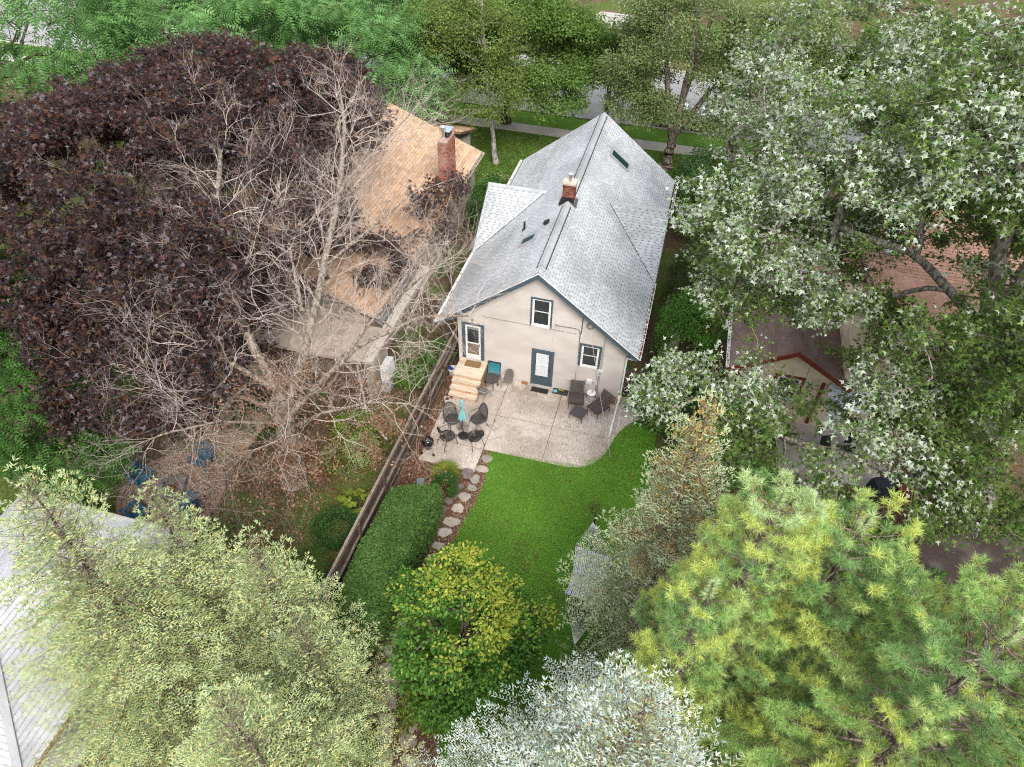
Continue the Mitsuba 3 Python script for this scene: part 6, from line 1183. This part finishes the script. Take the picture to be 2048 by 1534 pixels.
bush('shrub', 'mixed green shrub with cream flower heads between the two roofs', (-2.2, 13.2, 1.6), (1.1, 2.4, 1.5), 9000, (.10, .16), [[0.084, 0.182, 0.042], [0.119, 0.238, 0.056], [0.070, 0.154, 0.042]], 65, R=.35, tipcol=lambda P, Q, rg: (np.clip((Q[:, 1] - 13.6) * .5, 0, .25), [[0.700, 0.588, 0.350], [0.630, 0.504, 0.280]]))
bush('shrub', 'grey-green fine juniper on the right of the grey roof', (10.6, 8.9, 1.5), (1.35, 2.6, 1.7), 12000, (.10, .2), [[0.126, 0.175, 0.070], [0.161, 0.210, 0.091], [0.098, 0.140, 0.063]], 66, tpl=NARROW, up=.2, droop=-.5, R=.35)
bush('shrub', 'fresh green bush against the right eave of the grey house', (10.5, 3.4, 1.9), (1.5, 2.7, 1.9), 14000, (.08, .14), [[0.105, 0.224, 0.042], [0.140, 0.280, 0.056], [0.084, 0.175, 0.039]], 67, R=.35)
bush('shrub', 'dark spiky yew in front of the board gate', (10.3, -.6, 1.3), (1.7, 1.6, 1.35), 14000, (.09, .17), [[0.049, 0.119, 0.042], [0.070, 0.154, 0.056], [0.042, 0.098, 0.039]], 68, tpl=NARROW, up=.3, droop=-.4, R=.3)
bush('shrub', 'leafy bush behind the right rear eave of the grey house', (10.2, 16.5, 1.8), (1.6, 2.6, 1.8), 12000, (.10, .17), [[0.098, 0.182, 0.063], [0.126, 0.217, 0.070], [0.077, 0.147, 0.056], [0.280, 0.238, 0.084]], 69, w=[.35, .35, .25, .05], R=.4)
bush('shrub', 'green shrub under the street-side trees right of the sidewalk', (10.6, 21.5, 1.4), (2.2, 2.0, 1.5), 9000, (.10, .18), [[0.098, 0.182, 0.063], [0.140, 0.224, 0.084]], 70, R=.4)
bush('shrub', 'rounded dark green shrub beside the terracotta pot on the mulch', (1.75, -7.25, .42), (.5, .48, .45), 3600, (.05, .08), [[0.063, 0.140, 0.035], [0.091, 0.182, 0.049]], 71, R=.16, stems=False)
for i, (x, y, z, rx, ry, rz, lb) in enumerate(((17.2, -6.4, 1.3, 1.9, 2.0, 1.3, 'green bush along the right side of the concrete path'), (13.4, -4.6, .9, 1.7, 1.9, .9, 'low green bush below the white maple leaves left of the concrete path'), (13.6, -.9, .8, 1.1, .9, .8, 'green bush at the corner of the cream house'), (20.6, -8.6, 1.4, 2.0, 1.4, 1.4, 'dark bush in front of the red shed'), (12.6, -8.8, .9, 1.6, 1.6, .9, 'low shady bush under the thin pine'))):
    bush('shrub', lb, (x, y, z), (rx, ry, rz), 7000, (.10, .17), [[0.070, 0.161, 0.035], [0.098, 0.210, 0.042], [0.140, 0.266, 0.056]], 72 + i, R=.35, tpl=LOBED)
for i, (x, y, z, r, lb, cl) in enumerate(((-3.1, -5.4, .5, .9, 'bright green clump on the left yard below the pale downspout', [[0.182, 0.308, 0.028], [0.238, 0.364, 0.042]]), (-2.3, -6.5, .55, .6, 'pale variegated shrub beside the fence', [[0.364, 0.448, 0.168], [0.448, 0.518, 0.252]]), (-3.2, -7.0, .35, .7, 'low mixed flower clump left of the fence', [[0.112, 0.210, 0.042], [0.308, 0.238, 0.042], [0.140, 0.280, 0.056]]), (-1.8, -10.4, .4, .8, 'dark green ground plants beside the fence', [[0.070, 0.154, 0.042], [0.098, 0.196, 0.056]]), (-1.9, -12.2, .35, .8, 'grassy green clump beside the lower fence', [[0.084, 0.182, 0.042], [0.140, 0.252, 0.056]]), (-1.2, .4, .5, .7, 'green weeds by the fence below the left eave', [[0.098, 0.210, 0.042], [0.140, 0.280, 0.056]]), (-2.0, -1.4, .4, .8, 'loose green plants by the fence right of the air conditioner', [[0.112, 0.238, 0.042], [0.168, 0.308, 0.056]]), (-12.2, -13.0, .8, 1.0, 'dark green shrub at the corner of the garage', [[0.070, 0.168, 0.042], [0.126, 0.266, 0.056]]), (-9.9, -13.1, .5, .6, 'bright green seedling shrub between the gravel circle and garage', [[0.168, 0.336, 0.056], [0.126, 0.266, 0.056]]), (-4.0, -13.3, .4, .8, 'long grass clump at the garage corner', [[0.140, 0.280, 0.042], [0.098, 0.210, 0.042]]), (-7.4, -6.3, .7, 1.0, 'dark leafy shrub under the bare tree beside the deck', [[0.056, 0.126, 0.035], [0.084, 0.168, 0.042]]))):
    bush('garden_plant', lb, (x, y, z), (r * 1.15, r * 1.15, z * 1.1), 3000, (.06, .12), cl, 90 + i, R=.2, per=24, stems=False, cat='plant', tpl=NARROW if 'grass' in lb else OVATE)
def hosta(c, n, r, cols, label, seed):
    rg = np.random.default_rng(seed); t_ = thing('hosta', label, 'plant')
    for k in range(n):
        a = rg.uniform(0, 2 * PI); rr = r * math.sqrt(rg.uniform(.02, 1)); d = A(math.cos(a), math.sin(a), 0); L = rg.uniform(.16, .24); p = A(*c, 0) + d * rr * .8 + A(0, 0, .42 - .26 * (rr / r) ** 2 + rg.uniform(-.04, .04)); s_ = A(-d[1], d[0], 0); V, F = [], []
        for i in range(5):
            t = i / 4; w = .5 * L * math.sin(PI * (.12 + .86 * t)) ** .8 * (1 if i < 4 else .05); q = p + d * L * (t - .2) + A(0, 0, .05 * t - .16 * t * t) ; V += [q - s_ * w + A(0, 0, .02), q - A(0, 0, .01), q + s_ * w + A(0, 0, .02)]
        for i in range(4):
            b = 3 * i; F += [[b, b + 1, b + 4, b + 3], [b + 1, b + 2, b + 5, b + 4]]
        put(t_ + '__leaf', M().add(V, F, jit(cols[rg.integers(len(cols))], .12, rg)), 'leaf', True)
    put(t_ + '__stems', M().lathe([(.10, 0), (.16, .2), (.05, .3)], (*c, 0), 10, (.08, .13, .03)), 'matt')
hosta((-1.62, -8.95), 70, .85, [[.30, .36, .05], [.26, .33, .05], [.35, .40, .09]], 'big lime green hosta beside the fence, behind the brown leaves', 1)
hosta((-1.55, -12.9), 40, .55, [[.32, .36, .03], [.28, .33, .03]], 'yellow hosta lower down the fence', 2)
hosta((-1.9, -13.7), 34, .5, [[.33, .37, .03], [.28, .33, .03]], 'yellow hosta nearest the spruce tips', 3)
def grass_clump(c, n, h, r, cols, label, seed, name='ornamental_grass'):
    rg = np.random.default_rng(seed); t_ = thing(name, label, 'plant'); m = M(); nv = 6
    a = rg.uniform(0, 2 * PI, n); sp_ = rg.uniform(.15, 1, n) ** .7; hh = h * rg.uniform(.6, 1.1, n); t = np.linspace(0, 1, nv); d = np.c_[np.cos(a), np.sin(a), a * 0]; sd = np.c_[-np.sin(a), np.cos(a), a * 0]
    base = A(*c, 0) + d * (rg.uniform(0, .14, n))[:, None]; R_ = r * sp_ * rg.uniform(.8, 1.15, n)
    P = base[:, None] + d[:, None] * (R_[:, None] * t ** 1.3)[..., None] + A(0, 0, 1) * (hh[:, None] * (1.7 * t - (.7 + .65 * sp_[:, None]) * t ** 2))[..., None]; w = .009 * (1 - t * .9)
    V = np.stack([P - sd[:, None] * w[None, :, None], P + sd[:, None] * w[None, :, None]], 2).reshape(-1, 3); k = np.arange(nv - 1); f = np.stack([2 * k, 2 * k + 1, 2 * k + 3, 2 * k + 2], 1); F = (np.arange(n)[:, None, None] * 2 * nv + f).reshape(-1, 4)
    m.add(V, F, np.repeat(pick(rg, cols, n), 2 * nv, 0)); put(t_ + '__blades', m, 'leaf', kind='stuff')
grass_clump((1.45, -6.45), 1500, .62, .72, [[.24, .31, .03], [.30, .35, .05], [.17, .25, .03], [.36, .37, .08]], 'bright yellow-green grass tuft at the front edge of the patio', 4)
grass_clump((1.72, -8.85), 160, .35, .35, [[.2, .27, .04], [.3, .3, .08]], 'thin grass tuft between the border stones and the hedge', 5)
pot('flower_pot', (1.12, -7.35, 0), .14, .21, .36, (.40, .27, .19), 'large beige pot of bare soil in front of the grass tuft', 'pot')
put('stepping_slab', M().box((-.16, -.2, 0), (.16, .2, .05), (.22, .27, .27), .01).move((.55, -7.1, -.02), .3), 'rough', label='grey-blue stone slab on the mulch near the hedge end', cat='slab')
# lawns: blades of grass
def blades(key, poly, n, cols, h, seed, z=-.012, patch=None, dry=None, w=.008):
    rg = np.random.default_rng(seed); x0, y0, x1, y1 = poly.bounds; P = np.zeros((0, 2))
    while len(P) < n:
        q = np.c_[rg.uniform(x0, x1, n), rg.uniform(y0, y1, n)]; P = np.vstack([P, q[shapely.contains_xy(poly, q[:, 0], q[:, 1])]])
    P = P[:n]; C = pick(rg, cols, n); f = meshkit.fbm(np.c_[P * .55, P[:, 0] * 0], 3, seed); f2 = meshkit.fbm(np.c_[P * 2.6, P[:, 0] * 0], 2, seed + 3); C = C * (.62 + .42 * f + .36 * f2)[:, None]
    if dry is not None:
        a = np.clip(dry(P) + .9 * (f2 - .5), 0, 1); hit = rg.random(n) < a; C = np.where(hit[:, None], pick(rg, [[.24, .17, .08], [.18, .15, .06], [.14, .10, .05]], n), C)
    if patch is not None: keep = rg.random(n) < patch(P, f, f2); P, C = P[keep], C[keep]; n = len(P)
    a = rg.uniform(0, 2 * PI, n); s_ = np.c_[np.cos(a), np.sin(a), a * 0] * w; lean = np.c_[rg.normal(0, 1.1, (n, 2)), np.ones(n)] * (h * rg.uniform(.6, 1.3, n))[:, None]; p = np.c_[P, np.full(n, z)]; V = np.stack([p - s_, p + s_, p + lean], 1).reshape(-1, 3)
    put(key, M().add(V, np.arange(3 * n).reshape(-1, 3), np.repeat(np.clip(C, 0, 1), 3, 0)), 'leaf', kind='stuff')
LAWN = sg.Polygon(PATH_R + [(9.9, -17.6), (9.9, -1.2), (8.9, -1.0), (8.4, -1.6), (7.8, -3.4), (6.9, -4.4), (5.2, -4.55)])
def dryspots(P):
    s_ = 0
    for x, y, r, k in ((5.6, -9.4, .9, .8), (7.9, -6.4, .35, 1.6), (6.1, -11.6, 1.2, .45), (4.6, -8.0, 1.0, .25), (7.2, -10.5, .8, .4), (4.8, -12.2, .8, .35)): s_ = s_ + k * np.exp(-((P[:, 0] - x) ** 2 + (P[:, 1] - y) ** 2) / r ** 2)
    return s_ * .62 - .06
blades('grass', LAWN.buffer(.04), 190000, [[.22, .48, .05], [.27, .55, .065], [.17, .40, .045], [.34, .56, .10]], .045, 1, dry=dryspots)
YARD = sg.Polygon([(-12.4, -13.2), (-.6, -13.2), (-.6, 2.5), (-2.8, 2.5), (-2.8, -3.8), (-6.0, -3.9), (-6.6, -8.2), (-7.1, -9.4), (-7.1, -11.5), (-9.0, -12.6), (-12.4, -12.6)])
blades('yard_grass', YARD, 80000, [[.18, .22, .05], [.23, .23, .08], [.30, .24, .11], [.12, .19, .035]], .06, 2, z=-.03, patch=lambda P, f, f2: np.clip((f - .38) * 4 + (f2 - .5), .08, 1))
litter('fallen_leaves', YARD, 2600, (.03, .06), [[.30, .16, .09], [.24, .12, .07], [.36, .22, .14]], -.02, 11, 'leaf', .5)
litter('lawn_leaves', LAWN, 60, (.03, .05), [[.42, .27, .10], [.34, .2, .08]], .02, 13, 'leaf', .5)
blades('verge_grass', sg.box(-22, 17, 22, 26.2), 60000, [[.075, .12, .025], [.11, .13, .04], [.14, .12, .05]], .10, 3, w=.02)
blades('neighbour_grass', sg.Polygon([(10.2, -12), (16.1, -12), (16.1, -2.3), (12.4, -2.3), (10.2, -1)]), 40000, [[.06, .12, .025], [.09, .13, .035], [.13, .11, .05]], .07, 4, z=-.02, patch=lambda P, f, f2: np.clip((f - .4) * 4, .05, 1))
# small things in and under the bare tree
put('orange_ornament', M().prism(rock_outline(.28, .34, .3, np.random.default_rng(4), 9), -.02, .02, (.62, .17, .04)).move((0, 0, 0), R=rotx(1.1)).move((-9.1, -8.6, 4.6), .3), 'matt', label='orange leaf-shaped ornament hanging in the bare tree', cat='ornament')
t_ = thing('bird_feeder', 'small white and red bird feeder hanging in the bare tree', 'bird feeder'); put(t_ + '__body', M().box((-.10, -.08, 0), (.10, .08, .2), (.7, .68, .64), .01).move((-7.6, -7.9, 4.9), .4), 'paint'); put(t_ + '__roof', M().bar((-7.72, -7.9, 5.13), (-7.48, -7.9, 5.13), .22, .04, (.45, .06, .04)), 'paint')
put(t_ + '__cord', M().tube([(-7.6, -7.9, 5.1), (-7.6, -7.9, 5.7)], .008, 4, (.3, .3, .3)), 'paint')
t_ = thing('chair', 'grey chair under the pine at the bottom right of the blue spruce', 'chair'); put(t_ + '__seat', M().box((-.5, -.4, .35), (.5, .4, .42), (.13, .15, .20), .03).move((12.2, -13.4, 0), .6), 'paint'); put(t_ + '__backrest', M().bar((0, .4, .4), (0, .6, 1.0), 1.0, .06, (.13, .15, .2), up=(0, 1, 0), bev=.02).move((12.2, -13.4, 0), .6), 'paint')
for a in (-.45, .45):
    for b in (-.35, .35): put(t_ + '__leg', M().tube([(a, b, .38), (a, b, 0)], .02, 6, (.03, .03, .04)).move((12.2, -13.4, 0), .6), 'paint')
